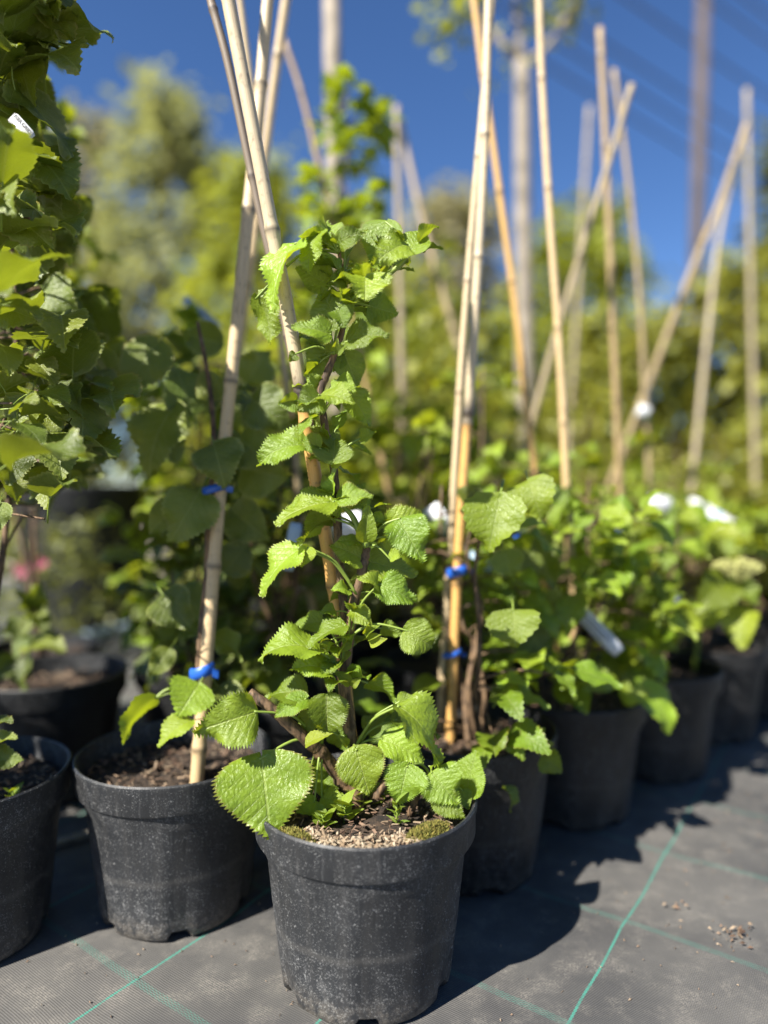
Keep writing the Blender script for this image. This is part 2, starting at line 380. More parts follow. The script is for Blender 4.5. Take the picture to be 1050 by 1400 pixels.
def chips_mesh(name, r, n, size, mat, seed=1, sector=None, z=0.004, rmin=0.0):
    rr = random.Random(seed); b = MB()
    for _ in range(n):
        q = rr.uniform(*(sector or (0, 2 * math.pi))); d = r * math.sqrt(rr.uniform(rmin, 1)); p = Vector((d * math.cos(q), d * math.sin(q), z + rr.uniform(-.002, .004)))
        l, w_, t_ = size * rr.uniform(.4, 1.4), size * rr.uniform(.15, .45), size * rr.uniform(.06, .16)
        Mx = Matrix.Rotation(rr.uniform(0, 6.28), 3, 'Z') @ Matrix.Rotation(rr.gauss(0, .35), 3, 'Y') @ Matrix.Rotation(rr.gauss(0, .4), 3, 'X')
        c = [Vector((sx * l / 2 * rr.uniform(.7, 1), sy * w_ / 2 * rr.uniform(.5, 1), sz * t_ / 2)) for sz in (-1, 1) for sx, sy in ((-1, -1), (1, -1), (1, 1), (-1, 1))]
        b.add([p + Mx @ v for v in c], [(3, 2, 1, 0), (4, 5, 6, 7), (0, 1, 5, 4), (1, 2, 6, 5), (2, 3, 7, 6), (3, 0, 4, 7)])
    return b.mesh(name, mat, smooth=False)

RT, PH, RB = .1325, .215, .103
POT = pot_mesh('plant_pot', RT, PH, RB, M['pot'])
POTF = pot_mesh('plant_pot_far', RT, PH, RB, M['pot_far'], 48)
POTS = pot_mesh('plant_pot_small', RT, PH, RB, M['pot_far'], 28, False, False)
SOIL = [soil_mesh('soil', RT * .94, .008, 3 * i, 22) for i in range(3)]
CHIPS = [chips_mesh('bark_chips', RT * .88, 330, .011, M['chips'], 5 + i) for i in range(3)]
SOILS = soil_mesh('soil_far', RT * .94, .008, 7, 6)
def pot(x, y, me, label, soilz=.168, rot=0, group=None, soil=None, chips=None, s=1.0):
    Mx = Matrix.Translation((x, y, 0)) @ Matrix.Rotation(rot, 4, 'Z') @ Matrix.Scale(s, 4)
    o = obj('plant_pot', me, None, Mx); tag(o, label, 'plant pot', group)
    if soil:
        so = obj('soil', soil, o, Mx @ Matrix.Translation((0, 0, soilz)))
    if chips:
        c = obj('bark_chips', chips, o, Mx @ Matrix.Translation((0, 0, soilz))); tag(c, kind='stuff')
    return o

P0, P1, P2, P3, P4 = (-.022, .83), (-.293, .975), (-.548, .895), (-.645, 1.35), (-.40, 1.50)
P6, P7 = (.133, 1.075), (.340, 1.265)
hp = pot(*P0, POT, 'dusty black plastic pot standing in front, holding the plant tied to an orange-yellow cane', .196, math.radians(-78), None, soil_mesh('soil', RT * .95, .007, 2, 30), chips_mesh('bark_chips', RT * .90, 700, .008, M['chips'], 77))
Mh = Matrix.Translation((P0[0], P0[1], .196))
pc = obj('pale_bark_chips', chips_mesh('pale_bark_chips', RT * .93, 520, .0075, M['chips_pale'], 9, (math.radians(226), math.radians(303)), .006, .45), hp, Mh); tag(pc, kind='stuff')
def moss_mesh(seed, n, r):
    rr = random.Random(seed); b = MB()
    for _ in range(n):
        q = rr.uniform(0, 6.28); d = math.sqrt(rr.random()); x, y = r * 1.5 * d * math.cos(q), r * .7 * d * math.sin(q); hgt = .007 * (1 - d * d)
        p = Vector((x, y, hgt)); t_ = Vector((rr.gauss(0, .002), rr.gauss(0, .002), rr.uniform(.003, .007))); s_ = Vector((rr.gauss(0, .0012), rr.gauss(0, .0012), 0))
        b.add([p - s_, p + s_, p + t_], [(0, 1, 2)])
    return b.mesh('moss', M['moss'], False)
mo = obj('moss', moss_mesh(3, 2200, .020), hp, Matrix.Translation((P0[0] + .070, P0[1] - .074, .200)) @ Matrix.Rotation(math.radians(42), 4, 'Z')); tag(mo, kind='stuff')
mo = obj('moss', moss_mesh(4, 1500, .018), hp, Matrix.Translation((P0[0] - .075, P0[1] - .082, .198)) @ Matrix.Rotation(math.radians(-35), 4, 'Z')); tag(mo, kind='stuff')
pot(*P1, POT, 'black plastic pot with a sunlit dusty side, holding the blue-tied cane and dark soil', .182, math.radians(-62), None, SOIL[0], CHIPS[0])
pot(*P2, POT, 'shaded black pot under the tall bushy plant, pale chips and a seedling on its soil', .186, math.radians(-40), None, SOIL[1], CHIPS[1])
pot(*P3, POTF, 'dark shaded black pot with a small leafy shoot, beside the pale gap in the fabric', .180, 0, None, SOIL[2], CHIPS[2], 1.06)
pot(*P4, POTF, 'dark pot half hidden behind the blue-tied cane pot', .180, .4, None, SOIL[0], CHIPS[1])
pot(*P6, POTF, 'dark pot with a bent pale stalk hanging over its rim', .185, .9, None, SOIL[1], CHIPS[2])
pot(*P7, POTF, 'black pot in the row with a long grey label leaning over its soil', .185, .2, None, SOIL[2], CHIPS[0])

# ------------------------------------------------------------------ leaves
class Leaf: pass
def leaf_mesh(name, mat, nt=12, ns=3, ratio=.8, cord=.06, curl=.5, fold=.1, wave=.02, twist=.0, tooth=.03, puff=.012, seed=0, pet=0.0, tipp=.85):
    rr = random.Random(seed); ph = rr.uniform(0, 6.28); ph2 = rr.uniform(0, 6.28); asym = rr.uniform(.93, 1.07)
    vs, uv, ed, fs = [], [], [], []
    W = 2 * ns + 1; k = curl if abs(curl) > 1e-3 else 1e-3
    for i in range(nt + 1):
        t = i / nt; wd = ratio / 2 * max(0, math.sin(math.pi * t ** .60)) ** tipp * (1.06 - .30 * t * t)
        if i == nt: wd = .002
        if i == 0: wd = .012
        for j in range(W):
            s = (j - ns) / ns; ww = wd * (asym if s > 0 else 1 / asym)
            y = t - cord * abs(s) ** 1.2 * (1 - t) ** 5
            if abs(s) == 1 and 0 < i < nt:
                if i % 2: ww += tooth * (.7 + .6 * rr.random()); y += .012
                else: ww -= tooth * .25
            x = s * ww
            a = abs(x); fr = (y - .95 * a) * 7; z = puff * -math.cos(2 * math.pi * fr) * min(1, abs(s) * 2) * (1 - .3 * abs(s))
            z += fold * a + wave * math.sin(ph + t * 9 + (2.0 if s > 0 else 0)) * s * s + .5 * wave * math.sin(ph2 + t * 17) * s * s + .004 * rr.uniform(-1, 1)
            tw = twist * t; x2 = x * math.cos(tw) - z * math.sin(tw); z2 = x * math.sin(tw) + z * math.cos(tw)
            q = k * y
            vs.append((x2, math.sin(q) / k + z2 * math.sin(q), -(1 - math.cos(q)) / k + z2 * math.cos(q)))
            uv.append((x + .5, y)); ed.append((s * .5 + .5, t))
    for i in range(nt):
        for j in range(W - 1): fs.append((i * W + j, i * W + j + 1, (i + 1) * W + j + 1, (i + 1) * W + j))
    b = MB(); b.add(vs, fs)
    if pet:
        pts = [Vector((0, -pet * u, -.28 * pet * u * u - .002)) for u in (0, .33, .66, 1)]
        b.tube(pts, [.011, .012, .013, .017], 5, 1)
    me = b.mesh(name, [mat, M['petiole']])
    uv += [(.5, .5)] * (len(b.v) - len(uv)); ed += [(.5, .5)] * (len(b.v) - len(ed))
    for nm, d in (('leaf', uv), ('edge', ed)):
        l = me.uv_layers.new(name=nm); idx = [0] * len(me.loops); me.loops.foreach_get('vertex_index', idx)
        l.data.foreach_set('uv', [c for q in idx for c in d[q]])
    L = Leaf(); L.me = me; L.ratio = ratio; L.chord = math.hypot(math.sin(k) / k, (1 - math.cos(k)) / k); L.delta = math.atan2((1 - math.cos(k)) / k, math.sin(k) / k); L.curl = curl
    return L
def place(L, base, tip, nrm):
    a = tip - base; ln = a.length; a = a / ln
    n = nrm - a * nrm.dot(a)
    if n.length < 1e-4: n = Vector((0, 0, 1)) - a * a.z
    n.normalize(); x = a.cross(n)
    B = Matrix((x, a, n)).transposed()
    s = ln / L.chord
    return Matrix.Translation(base) @ (B @ Matrix.Rotation(L.delta, 3, 'X')).to_4x4() @ Matrix.Scale(s, 4)

def leafset(mat, n, nt, ns, pet, seed, tooth=.028, ratio=(.62, .84), curl=(.2, 1.5), wave=(.03, .08), fold=(.05, .5)):
    rr = random.Random(seed)
    return [leaf_mesh('leaf', mat, nt, ns, rr.uniform(*ratio), rr.uniform(.03, .14), rr.uniform(*curl), rr.uniform(*fold), rr.uniform(*wave), rr.uniform(-.5, .5), tooth, rr.uniform(.002, .006), seed * 100 + i, pet * rr.uniform(.8, 1.25)) for i in range(n)]
LS_fresh = leafset(M['leaf'], 8, 22, 4, .55, 1)
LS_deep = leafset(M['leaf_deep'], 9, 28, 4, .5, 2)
LS_yel = leafset(M['leaf_yellow'], 7, 14, 3, .55, 3)
HERO = {c: [leaf_mesh('leaf', M['leaf'], 50, 6, .90 if c == 0 else .70, .10 if i % 2 else .05, cv, fd, (.026 if c == 0 else .05) + .014 * (i % 3), (-.35, .15, .3)[i % 3], .034 if c == 0 else .048, .008, 300 + 10 * c + i) for i in range(3)]
        for c, (cv, fd) in enumerate([(.3, .14), (.85, .22), (1.5, .25), (.5, .75)])}
YOUNG = [leaf_mesh('leaf', M['leaf_yellow'], 16, 4, .5, .0, .7, .4, .02, .2, .01, .01, 400 + i) for i in range(2)]

# ------------------------------------------------------------------ hero plant
def Yd(py): return .835 - .035 * max(0, min(1, (1100 - py) / 750))
plant = empty('climbing_plant', (P0[0] + .0, P0[1], .198))
tag(plant, 'sharp bright green climbing plant with toothed leaves, leaning on the orange-yellow cane in front', 'plant')
def stem_tube(px, rads, name='stem', n=10, dy=0.0, parent=None, mat=None, bumps=.25):
    pts = [at(x, y, Yd(y) + dy + (q[2] if len(q) > 2 else 0)) for q in px for x, y in [(q[0], q[1])]]
    P = smooth_path(pts, 7); m = len(P)
    rad = []
    for i in range(m):
        u = i / (m - 1) * (len(rads) - 1); k = min(int(u), len(rads) - 2); r = rads[k] + (rads[k + 1] - rads[k]) * (u - k)
        rad.append(r * (1 + bumps * noise.noise(Vector((i * .9, r * 900, 1)))))
    b = MB(); b.tube(P, rad, n); return obj(name, b.mesh(name, mat or M['bark']), parent or plant)
stem_tube([(491, 1112), (484, 1060), (478, 1000), (471, 930), (477, 870), (486, 815), (497, 772), (502, 748)], [.0085, .0080, .0078, .0072, .0068, .0060, .0055, .0045])
stem_tube([(472, 905, .008), (474, 868, .008), (465, 780, .012), (461, 705, .010), (457, 645, .004), (448, 603), (441, 562), (438, 536), (447, 511), (455, 490), (463, 468), (469, 447), (470, 415), (468, 378), (463, 338)],
          [.0062, .006, .0056, .005, .0046, .0045, .0045, .0045, .0045, .004, .0036, .0034, .003, .0026, .0018])
stem_tube([(489, 1105, .01), (462, 1060, .005), (440, 1030, -.005), (410, 1003, -.02), (375, 972, -.03), (341, 947, -.035)], [.0085, .0085, .0085, .0075, .0065, .0058])
stem_tube([(505, 1105, .012), (520, 1080, .012), (533, 1062, .02)], [.006, .005, .004])
stem_tube([(560, 1115, -.02), (572, 1085, -.03), (590, 1060, -.035), (612, 1045, -.03)], [.0042, .0035, .003, .0025])
# green shoots: top forks and the mid fork
G = M['petiole']
stem_tube([(470, 430), (478, 415), (500, 392), (520, 380), (540, 368), (558, 350)], [.0036, .0036, .0034, .0032, .0028, .002], 'shoot', 8, -.01, None, G, .1)
stem_tube([(468, 380), (462, 360), (452, 350), (432, 345)], [.003, .0028, .0026, .002], 'shoot', 8, -.005, None, G, .1)
stem_tube([(464, 345), (462, 330), (461, 318)], [.0028, .0026, .001], 'shoot', 8, 0, None, G, .1)
stem_tube([(502, 748), (492, 728), (481, 705), (468, 692)], [.0044, .004, .0034, .002], 'shoot', 8, -.005, None, G, .1)
stem_tube([(502, 748), (499, 725), (499, 700), (504, 690)], [.003, .0032, .0036, .002], 'shoot', 8, -.01, None, G, .1)
stem_tube([(458, 637), (454, 655), (453, 672), (456, 690)], [.0032, .0026, .0022, .002], 'shoot', 8, -.006, None, G, .1)
NODES = [(463, 345), (470, 372), (470, 425), (556, 352), (456, 484), (441, 566), (458, 638), (457, 690), (503, 746), (487, 812), (477, 872), (469, 905), (468, 935), (440, 1020), (482, 1030), (590, 1062)]
# base, tip, apparent width, tip depth offset (- = nearer), base depth offset, shape class, underside?, node index or None
HL = [
 (405,333, 374,428, 34,-.030, -.012,1,0,None), (436,318, 423,375, 24,-.030,-.020,1,0,None), (449,332, 446,304, 25,.020,-.005,3,0,None),
 (463,336, 499,319, 20,-.015,-.010,2,0,None), (528,304, 509,363, 46,.000,.005,0,0,3), (557,334, 510,363, 31,-.035,-.015,1,0,3),
 (560,348, 579,314, 35,.012,-.010,0,0,3), (463,444, 438,394, 50,-.004,-.020,0,0,4), (463,424, 471,449, 24,-.035,-.026,3,0,2),
 (452,457, 398,447, 28,-.030,-.022,1,0,4), (475,467, 532,460, 28,-.030,-.015,1,0,4), (500,379, 499,412, 52,-.040,-.020,3,0,2),
 (505,418, 544,430, 34,.010,.000,1,1,2), (353,405, 369,469, 30,.005,.010,1,1,0), (474,377, 446,387, 20,-.020,-.010,1,0,None),
 (450,390, 404,366, 36,-.002,.006,0,1,None), (449,361, 441,343, 16,.006,.002,0,0,None), (404,484, 395,494, 11,-.020,-.018,2,0,4),
 (452,470, 425,514, 50,.012,.012,0,0,4), (471,484, 489,532, 38,.020,.014,0,0,4), (437,524, 416,511, 15,-.004,.000,1,0,5),
 (439,541, 484,553, 19,-.035,-.014,1,0,5), (461,520, 486,537, 22,-.020,-.004,1,0,5), (478,536, 504,582, 30,.004,.006,1,1,5),
 (436,540, 407,562, 32,-.028,-.016,1,0,5), (404,548, 380,552, 20,-.030,-.022,3,0,5), (492,600, 515,591, 16,-.010,.000,1,0,6),
 (462,604, 423,583, 26,-.006,.000,0,0,6), (456,632, 458,600, 50,-.002,-.018,3,0,6), (417,609, 355,637, 27,-.020,-.018,2,0,6),
 (437,613, 414,599, 22,-.012,-.020,3,0,6), (455,673, 457,646, 13,-.015,-.012,3,0,7), (451,672, 441,650, 18,.0,.0,0,0,7),
 (456,686, 376,718, 32,-.030,-.020,1,0,7), (462,683, 510,680, 24,-.022,-.016,1,0,7), (456,690, 447,706, 14,-.024,-.020,2,0,7), (460,692, 463,708, 13,-.024,-.020,3,0,7),
 (533,716, 582,708, 34,.000,-.006,2,0,8), (546,709, 578,768, 44,-.030,-.014,1,0,8), (410,750, 357,816, 32,-.030,-.024,1,0,9), (421,749, 411,775, 18,-.034,-.026,3,0,9),
 (458,710, 413,748, 20,.000,-.010,2,1,8), (453,703, 420,736, 28,.010,.006,0,1,8), (498,766, 451,746, 28,.004,.0,1,0,8),
 (505,768, 570,787, 46,.030,.014,0,0,8), (533,764, 554,753, 12,-.020,-.016,1,0,8), (533,735, 545,757, 22,.004,.0,0,0,8),
 (519,799, 566,824, 32,-.010,-.012,2,0,10), (517,800, 488,791, 19,-.030,-.014,2,0,10), (500,788, 485,827, 28,.0,.0,0,1,10),
 (480,835, 510,859, 22,-.026,-.014,1,0,10), (472,855, 420,886, 23,-.034,-.024,1,0,11), (432,889, 352,904, 27,-.034,-.024,2,0,12), (456,922, 398,917, 23,-.034,-.024,2,0,12),
 (441,850, 403,856, 24,.024,.014,1,0,11), (556,862, 592,885, 36,-.012,-.016,2,0,10), (521,859, 551,869, 18,.012,.004,1,1,10), (470,881, 484,868, 15,-.020,-.014,0,0,10),
 (358,1036, 370,1147, 120,-.082,-.045,0,0,13), (351,973, 267,1000, 52,-.062,-.045,1,0,13), (419,952, 364,957, 28,.000,-.014,2,0,13),
 (418,956, 376,981, 24,-.040,-.022,1,0,13), (447,950, 447,1007, 42,-.034,-.024,3,0,13), (427,974, 411,1003, 24,-.012,-.012,1,0,13),
 (487,1025, 505,1087, 62,-.052,-.044,0,0,14), (544,966, 592,1048, 38,-.030,-.024,2,0,14), (522,1010, 579,1042, 36,-.012,-.004,1,0,14),
 (557,1048, 545,1099, 44,-.050,-.040,1,0,15), (590,1056, 625,1099, 46,-.054,-.040,1,0,15), (637,1088, 652,1026, 40,-.010,-.022,0,0,15),
 (598,1088, 634,1119, 28,-.060,-.044,1,0,15), (631,1080, 640,1107, 20,-.040,-.030,0,0,15), (503,934, 542,963, 22,-.010,-.008,2,1,12),
 (545,960, 569,955, 18,-.010,-.010,1,0,14), (452,1082, 428,1034, 34,.010,.010,0,0,None), (452,1000, 478,1028, 22,-.014,-.006,1,1,14),
 (540,985, 600,1010, 30,.03,.02,1,0,14), (500,1000, 530,975, 26,.03,.02,0,0,14), (440,1090, 475,1100, 22,-.03,-.02,1,0,13), (430,1095, 405,1110, 20,-.035,-.03,1,0,13),
 (500,1098, 540,1075, 24,.03,.02,1,0,14), (478,690, 500,660, 20,.02,.01,0,0,7), (430,590, 412,575, 18,.012,.008,0,0,6),
 (420,1065, 400,1090, 26,.0,.0,1,0,13), (465,1070, 440,1060, 24,.01,.01,1,0,14),
]
rh = random.Random(5)
for i, (bx, by, tx, ty, wpx, dzt, dzb, cl, und, nd) in enumerate(HL):
    base = at(bx, by, Yd(by) + dzb); tip = at(tx, ty, Yd(ty) + dzt)
    L = HERO[cl][i % 3]; a = (tip - base); ln = a.length; a.normalize()
    v = (CAM - base).normalized(); vp = (v - a * v.dot(a)).normalized(); up = a.cross(vp)
    if up.z < 0: up = -up
    wpx *= 1.0 if wpx > 60 else 1.18; app = wpx / FPX * Yd(by); c = max(.22, min(1, app / (L.ratio * 1.04 * ln))); s = math.sqrt(max(0, 1 - c * c))
    n = vp * (-c if und else c) + up * s
    if c > 1.3: n = vp
    # keep the pixel width: stretch sideways a little where the leaf is broader than long
    Mx = place(L, base, tip, n)
    wide = app / (L.ratio * ln)
    if wide > 1: Mx = Mx @ Matrix.Diagonal((min(wide, 1.9), 1, 1, 1))
    lf = obj('leaf', L.me, plant, Mx)
    # petiole
    k = nd if nd is not None else min(range(len(NODES)), key=lambda q: (NODES[q][0] - bx) ** 2 + (NODES[q][1] - by - 18) ** 2)
    A = at(NODES[k][0], NODES[k][1], Yd(NODES[k][1]) - .004); d0 = (base - A).length
    out = (base - A); mid = A + out * .5 + Vector((0, 0, .18 * d0)) + Vector((0, -.03 * d0, 0))
    pend = base + a * (ln * .02)
    pts = smooth_path([A, A + out * .22 + Vector((0, 0, .12 * d0)), mid, base, pend], 4)
    r0 = .0010 + .006 * ln
    b = MB(); b.tube(pts, [(r0 * 1.45 - r0 * .6 * q / (len(pts) - 1)) * (1 if q < len(pts) - 3 else .45) for q in range(len(pts))], 7)
    obj('petiole', b.mesh('petiole', G), lf)
for k, (nx, ny) in enumerate(NODES[:13] + [(500, 395), (530, 372), (470, 400), (445, 545), (450, 610), (500, 700), (480, 840), (474, 890)]):
    for q in range(5 if ny < 700 else 4):
        ang = rh.uniform(0, 6.283); el = rh.gauss(.35, .4); d = Vector((math.cos(ang) * math.cos(el), math.sin(ang) * math.cos(el) * .8, math.sin(el)))
        A = at(nx, ny, Yd(ny)); ln = rh.uniform(.014, .034); base = A + d * rh.uniform(.010, .026); L = HERO[1 + (k + q) % 3][q % 3]
        lf = obj('leaf', L.me, plant, place(L, base, base + (d + Vector((0, 0, -.3))).normalized() * ln, Vector((rh.gauss(0, .5), rh.gauss(-.3, .5), 1))))
        b = MB(); b.tube(smooth_path([A, A.lerp(base, .5) + Vector((0, 0, .002)), base], 3), [.0013, .0012, .0012, .0011, .001, .0009, .0006], 6); obj('petiole', b.mesh('petiole', G), lf)
# young bracts and yellow buds
for (bx, by, tx, ty, dz) in [(478,936,456,917,-.02),(480,938,495,925,-.02),(417,1018,456,1003,-.035),(462,330,470,314,-.01),(458,332,452,316,-.008),(470,390,480,372,-.01),(455,480,462,462,-.02),(452,482,446,462,-.015),(460,484,474,470,-.02),
     (497,742,504,690,-.014),(505,735,512,712,-.012),(500,870,520,855,-.02),(503,874,522,868,-.02),(498,866,507,846,-.02),(480,880,462,893,-.02),(505,880,530,873,-.02),(520,372,532,358,-.01),(510,384,516,364,-.01),(478,890,470,905,-.02),
     (530,362,524,346,-.01),(475,1020,462,1005,-.02),(455,640,462,622,-.01),(452,636,444,626,-.01)]:
    base = at(bx, by, Yd(by) + dz); tip = at(tx, ty, Yd(ty) + dz - .006)
    obj('young_leaf', YOUNG[bx % 2].me, plant, place(YOUNG[bx % 2], base, tip, Vector((rh.gauss(0, .5), -1, rh.gauss(.6, .4)))))

# small weeds in the hero pot
def weed(name, label, cx, cy, z, n, ln, lset, seed, hgt=.02, group=None):
    rr = random.Random(seed); e = empty(name, (cx, cy, z)); tag(e, label, 'weed', group)
    b = MB(); b.tube([Vector((cx, cy, z - .004)), Vector((cx + .002, cy, z + hgt * .6)), Vector((cx, cy - .002, z + hgt))], [.0012, .001, .0008], 5); obj('stem', b.mesh('stem', M['petiole']), e)
    for i in range(n):
        q = i * 2.4 + rr.uniform(-.3, .3); u = (i + .5) / n; base = Vector((cx, cy, z + hgt * u)); d = Vector((math.cos(q), math.sin(q), .35 + .5 * u))
        l = ln * rr.uniform(.7, 1.2); obj('leaf', lset.me, e, place(lset, base, base + d.normalized() * l, Vector((0, 0, 1)) - d * .3))
    return e
WEEDL = leaf_mesh('leaf', M['leaf'], 10, 2, .42, 0, .5, .3, .01, 0, .0, .004, 901)
WEEDR = leaf_mesh('leaf', M['leaf'], 10, 2, .75, 0, .3, .1, .02, 0, .0, .004, 902)
q = ground(541, 1128, .20); weed('weed_seedling', 'small bright weed seedling with narrow leaves on the chips of the front pot', q.x, q.y, .198, 9, .017, WEEDL, 1, .028)
q = ground(470, 1118, .20); weed('low_weed', 'low dark green weed at the foot of the woody stem', q.x, q.y, .197, 9, .022, WEEDR, 2, .02)
q = ground(440, 1128, .20); weed('low_weed', 'grey-green weed rosette near the left edge of the pale chips', q.x, q.y, .197, 8, .020, WEEDR, 3, .016)
q = ground(490, 1100, .20); weed('low_weed', 'shaded weed clump behind the woody stem of the front plant', q.x, q.y, .197, 8, .020, WEEDR, 9, .02)
q = ground(17, 1095, .188); weed('weed_seedling', 'tiny seedling on the soil of the shaded pot', q.x, q.y, .186, 6, .018, WEEDR, 4, .016)

# ------------------------------------------------------------------ canes
def cane(pts, r, label, tone=(0, 0), mat='bamboo', nodes=(.18,), group=None, ext_top=0.0, to_soil=None, darks=(), name='bamboo_cane', seg=10):
    """pts: world points top to bottom. tone: 0 weathered .. 1 yellow along it; darks: fractions with blackened nodes"""
    pts = [Vector(p) for p in pts]
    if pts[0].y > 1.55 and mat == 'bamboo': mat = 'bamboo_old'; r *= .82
    if ext_top: pts = [pts[0] + (pts[0] - pts[1]).normalized() * ext_top] + pts
    if to_soil is not None and pts[-1].z > to_soil:
        d = (pts[-1] - pts[-2]).normalized(); pts.append(pts[-1] + d * ((to_soil - pts[-1].z) / d.z))
    P = smooth_path(pts, 12); n = len(P); ln = [0]
    for i in range(1, n): ln.append(ln[-1] + (P[i] - P[i - 1]).length)
    T = ln[-1]; rr = random.Random(int(T * 1e4)); nodes_at = []; y = rr.uniform(.05, .2)
    while y < T - .02: nodes_at.append(y); y += rr.uniform(.17, .26)
    nodes_at += [f * T for f in darks]
    # resample with extra rings around nodes
    ss = sorted(set([T * i / 60 for i in range(61)] + [max(0, min(T, q + e * r)) for q in nodes_at for e in (-1.2, -.55, 0, .55, 1.2)]))
    Q, rad, tn, ndv = [], [], [], []
    for s in ss:
        k = max(i for i in range(n) if ln[i] <= s + 1e-9); k = min(k, n - 2); f = (s - ln[k]) / max(1e-9, ln[k + 1] - ln[k])
        Q.append(P[k].lerp(P[k + 1], f)); e = min([abs(s - q) for q in nodes_at] + [9])
        rad.append(.84 * r * (1.06 - .16 * (1 - s / T)) * (1 + .20 * math.exp(-(e / (r * .6)) ** 2)))
        u = s / T
        if len(tone) == 2: tv = tone[0] + (tone[1] - tone[0]) * u
        else: tv = 0 if u < tone[2] else 1; 
        if len(tone) == 3: tv = tone[0] if u < tone[2] else tone[1]
        tn.append(tv)
        dk = max([0] + [1.0 * math.exp(-((u - f_) * T / .018) ** 2) for f_ in darks])
        ndv.append(max(dk, .72 * math.exp(-(e / (r * .35)) ** 2)))
    b = MB(); b.tube(Q, rad, seg, 0, tn); me = b.mesh(name, M[mat], True, 'tone')
    a2 = me.attributes.new('node', 'FLOAT', 'POINT'); a2.data.foreach_set('value', [v for v in ndv for _ in range(seg)])
    l = me.uv_layers.new(name='cane'); idx = [0] * len(me.loops); me.loops.foreach_get('vertex_index', idx)
    off = rr.uniform(0, 50)
    l.data.foreach_set('uv', [c for q_ in idx for c in ((min(q_ % seg, seg - q_ % seg) / seg * 2 + off), ss[q_ // seg] * 10 + off)])
    o = obj(name, me); tag(o, label, 'cane', group); return o
cane([at(312, 0, .775), at(345, 172, .785), at(378, 345, .80), at(398, 450, .81), at(424, 610, .825), at(452, 775, .845), at(463, 850, .85), at(474, 960, .86)], .0096,
     'bamboo cane weathered pale above and orange-yellow below, holding up the sharp front plant', (0, 1, .545), ext_top=.18, to_soil=.17, darks=(.535, .80))
cane([at(288, 0, .90), at(313, 92, .90), at(350, 265, .905), at(393, 455, .91), at(430, 650, .91), at(456, 810, .91), at(478, 1000, .91)], .0068, 'thin dark grey cane crossing behind the front plant\'s pale cane', mat='bamboo_dark', ext_top=.15, to_soil=.17)
cane([at(366, 0, .985), at(352, 168, .985), at(335, 330, .98), at(318, 500, .97), at(300, 680, .96), at(279, 945, .945), at(268, 1078, .94)], .0105, 'pale greyish bamboo cane with blue ties in the pot with dark soil', (0, .35), ext_top=.2, to_soil=.16)
cane([at(391, 0, 1.30), at(376, 105, 1.32), at(362, 213, 1.34), at(340, 380, 1.38)], .0105, 'pale yellowish cane crossing behind the blue-tied cane', (.2, .3), ext_top=.2, to_soil=.16)
cane([at(328, 0, 1.2), at(342, 112, 1.22), at(356, 230, 1.24)], .0075, 'slim pale cane behind the top of the front plant\'s cane', (.1, .3), ext_top=.2, to_soil=.16)
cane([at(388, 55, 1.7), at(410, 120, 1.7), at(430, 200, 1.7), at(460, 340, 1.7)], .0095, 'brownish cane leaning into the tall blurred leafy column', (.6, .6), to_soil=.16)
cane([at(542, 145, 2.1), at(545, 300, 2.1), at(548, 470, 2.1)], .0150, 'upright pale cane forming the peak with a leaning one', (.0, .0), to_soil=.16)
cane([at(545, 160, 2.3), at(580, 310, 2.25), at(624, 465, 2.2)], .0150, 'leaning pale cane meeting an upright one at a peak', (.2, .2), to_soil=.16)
cane([at(668, 0, 1.06), at(661, 228, 1.07), at(648, 450, 1.08), at(636, 620, 1.09), at(626, 770, 1.09), at(618, 960, 1.09)], .0090, 'silvery jointed bamboo cane turning orange below its blue tie', (0, 1, .60), ext_top=.15, to_soil=.16, darks=(.585,))
cane([at(658, 170, 1.10), at(643, 340, 1.11), at(632, 480, 1.115), at(624, 610, 1.12)], .0070, 'thinner pale cane pressed against the silvery jointed cane', (0, .2), ext_top=.3, to_soil=.16)
cane([at(648, 0, 1.35), at(662, 110, 1.36), at(687, 290, 1.38), at(707, 440, 1.40), at(728, 625, 1.42)], .0085, 'orange-brown cane passing behind the silvery jointed cane', (.9, 1), ext_top=.15, to_soil=.16)
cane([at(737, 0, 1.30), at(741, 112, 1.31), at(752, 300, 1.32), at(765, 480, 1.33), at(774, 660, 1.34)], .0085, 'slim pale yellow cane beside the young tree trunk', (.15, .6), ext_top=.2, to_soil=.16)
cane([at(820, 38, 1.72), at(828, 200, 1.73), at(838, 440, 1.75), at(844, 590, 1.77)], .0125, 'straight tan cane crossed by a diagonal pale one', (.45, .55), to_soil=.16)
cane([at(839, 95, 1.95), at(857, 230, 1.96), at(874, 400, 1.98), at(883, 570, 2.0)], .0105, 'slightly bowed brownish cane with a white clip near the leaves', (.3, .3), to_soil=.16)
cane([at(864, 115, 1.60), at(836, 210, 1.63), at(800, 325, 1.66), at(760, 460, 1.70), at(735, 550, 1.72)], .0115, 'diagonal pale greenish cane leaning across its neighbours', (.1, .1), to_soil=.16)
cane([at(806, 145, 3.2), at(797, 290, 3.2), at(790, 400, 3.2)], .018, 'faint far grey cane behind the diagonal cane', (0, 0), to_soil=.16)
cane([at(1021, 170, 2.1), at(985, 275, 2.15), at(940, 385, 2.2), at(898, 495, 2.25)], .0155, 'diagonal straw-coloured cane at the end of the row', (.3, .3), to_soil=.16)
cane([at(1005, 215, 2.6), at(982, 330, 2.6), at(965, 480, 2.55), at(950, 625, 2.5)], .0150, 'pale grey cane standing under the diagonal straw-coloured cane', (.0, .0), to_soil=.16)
cane([at(1021, 122, 3.0), at(1023, 250, 3.0), at(1027, 420, 3.0)], .0165, 'faint pale upright cane at the far end of the row', (0, 0), to_soil=.16)
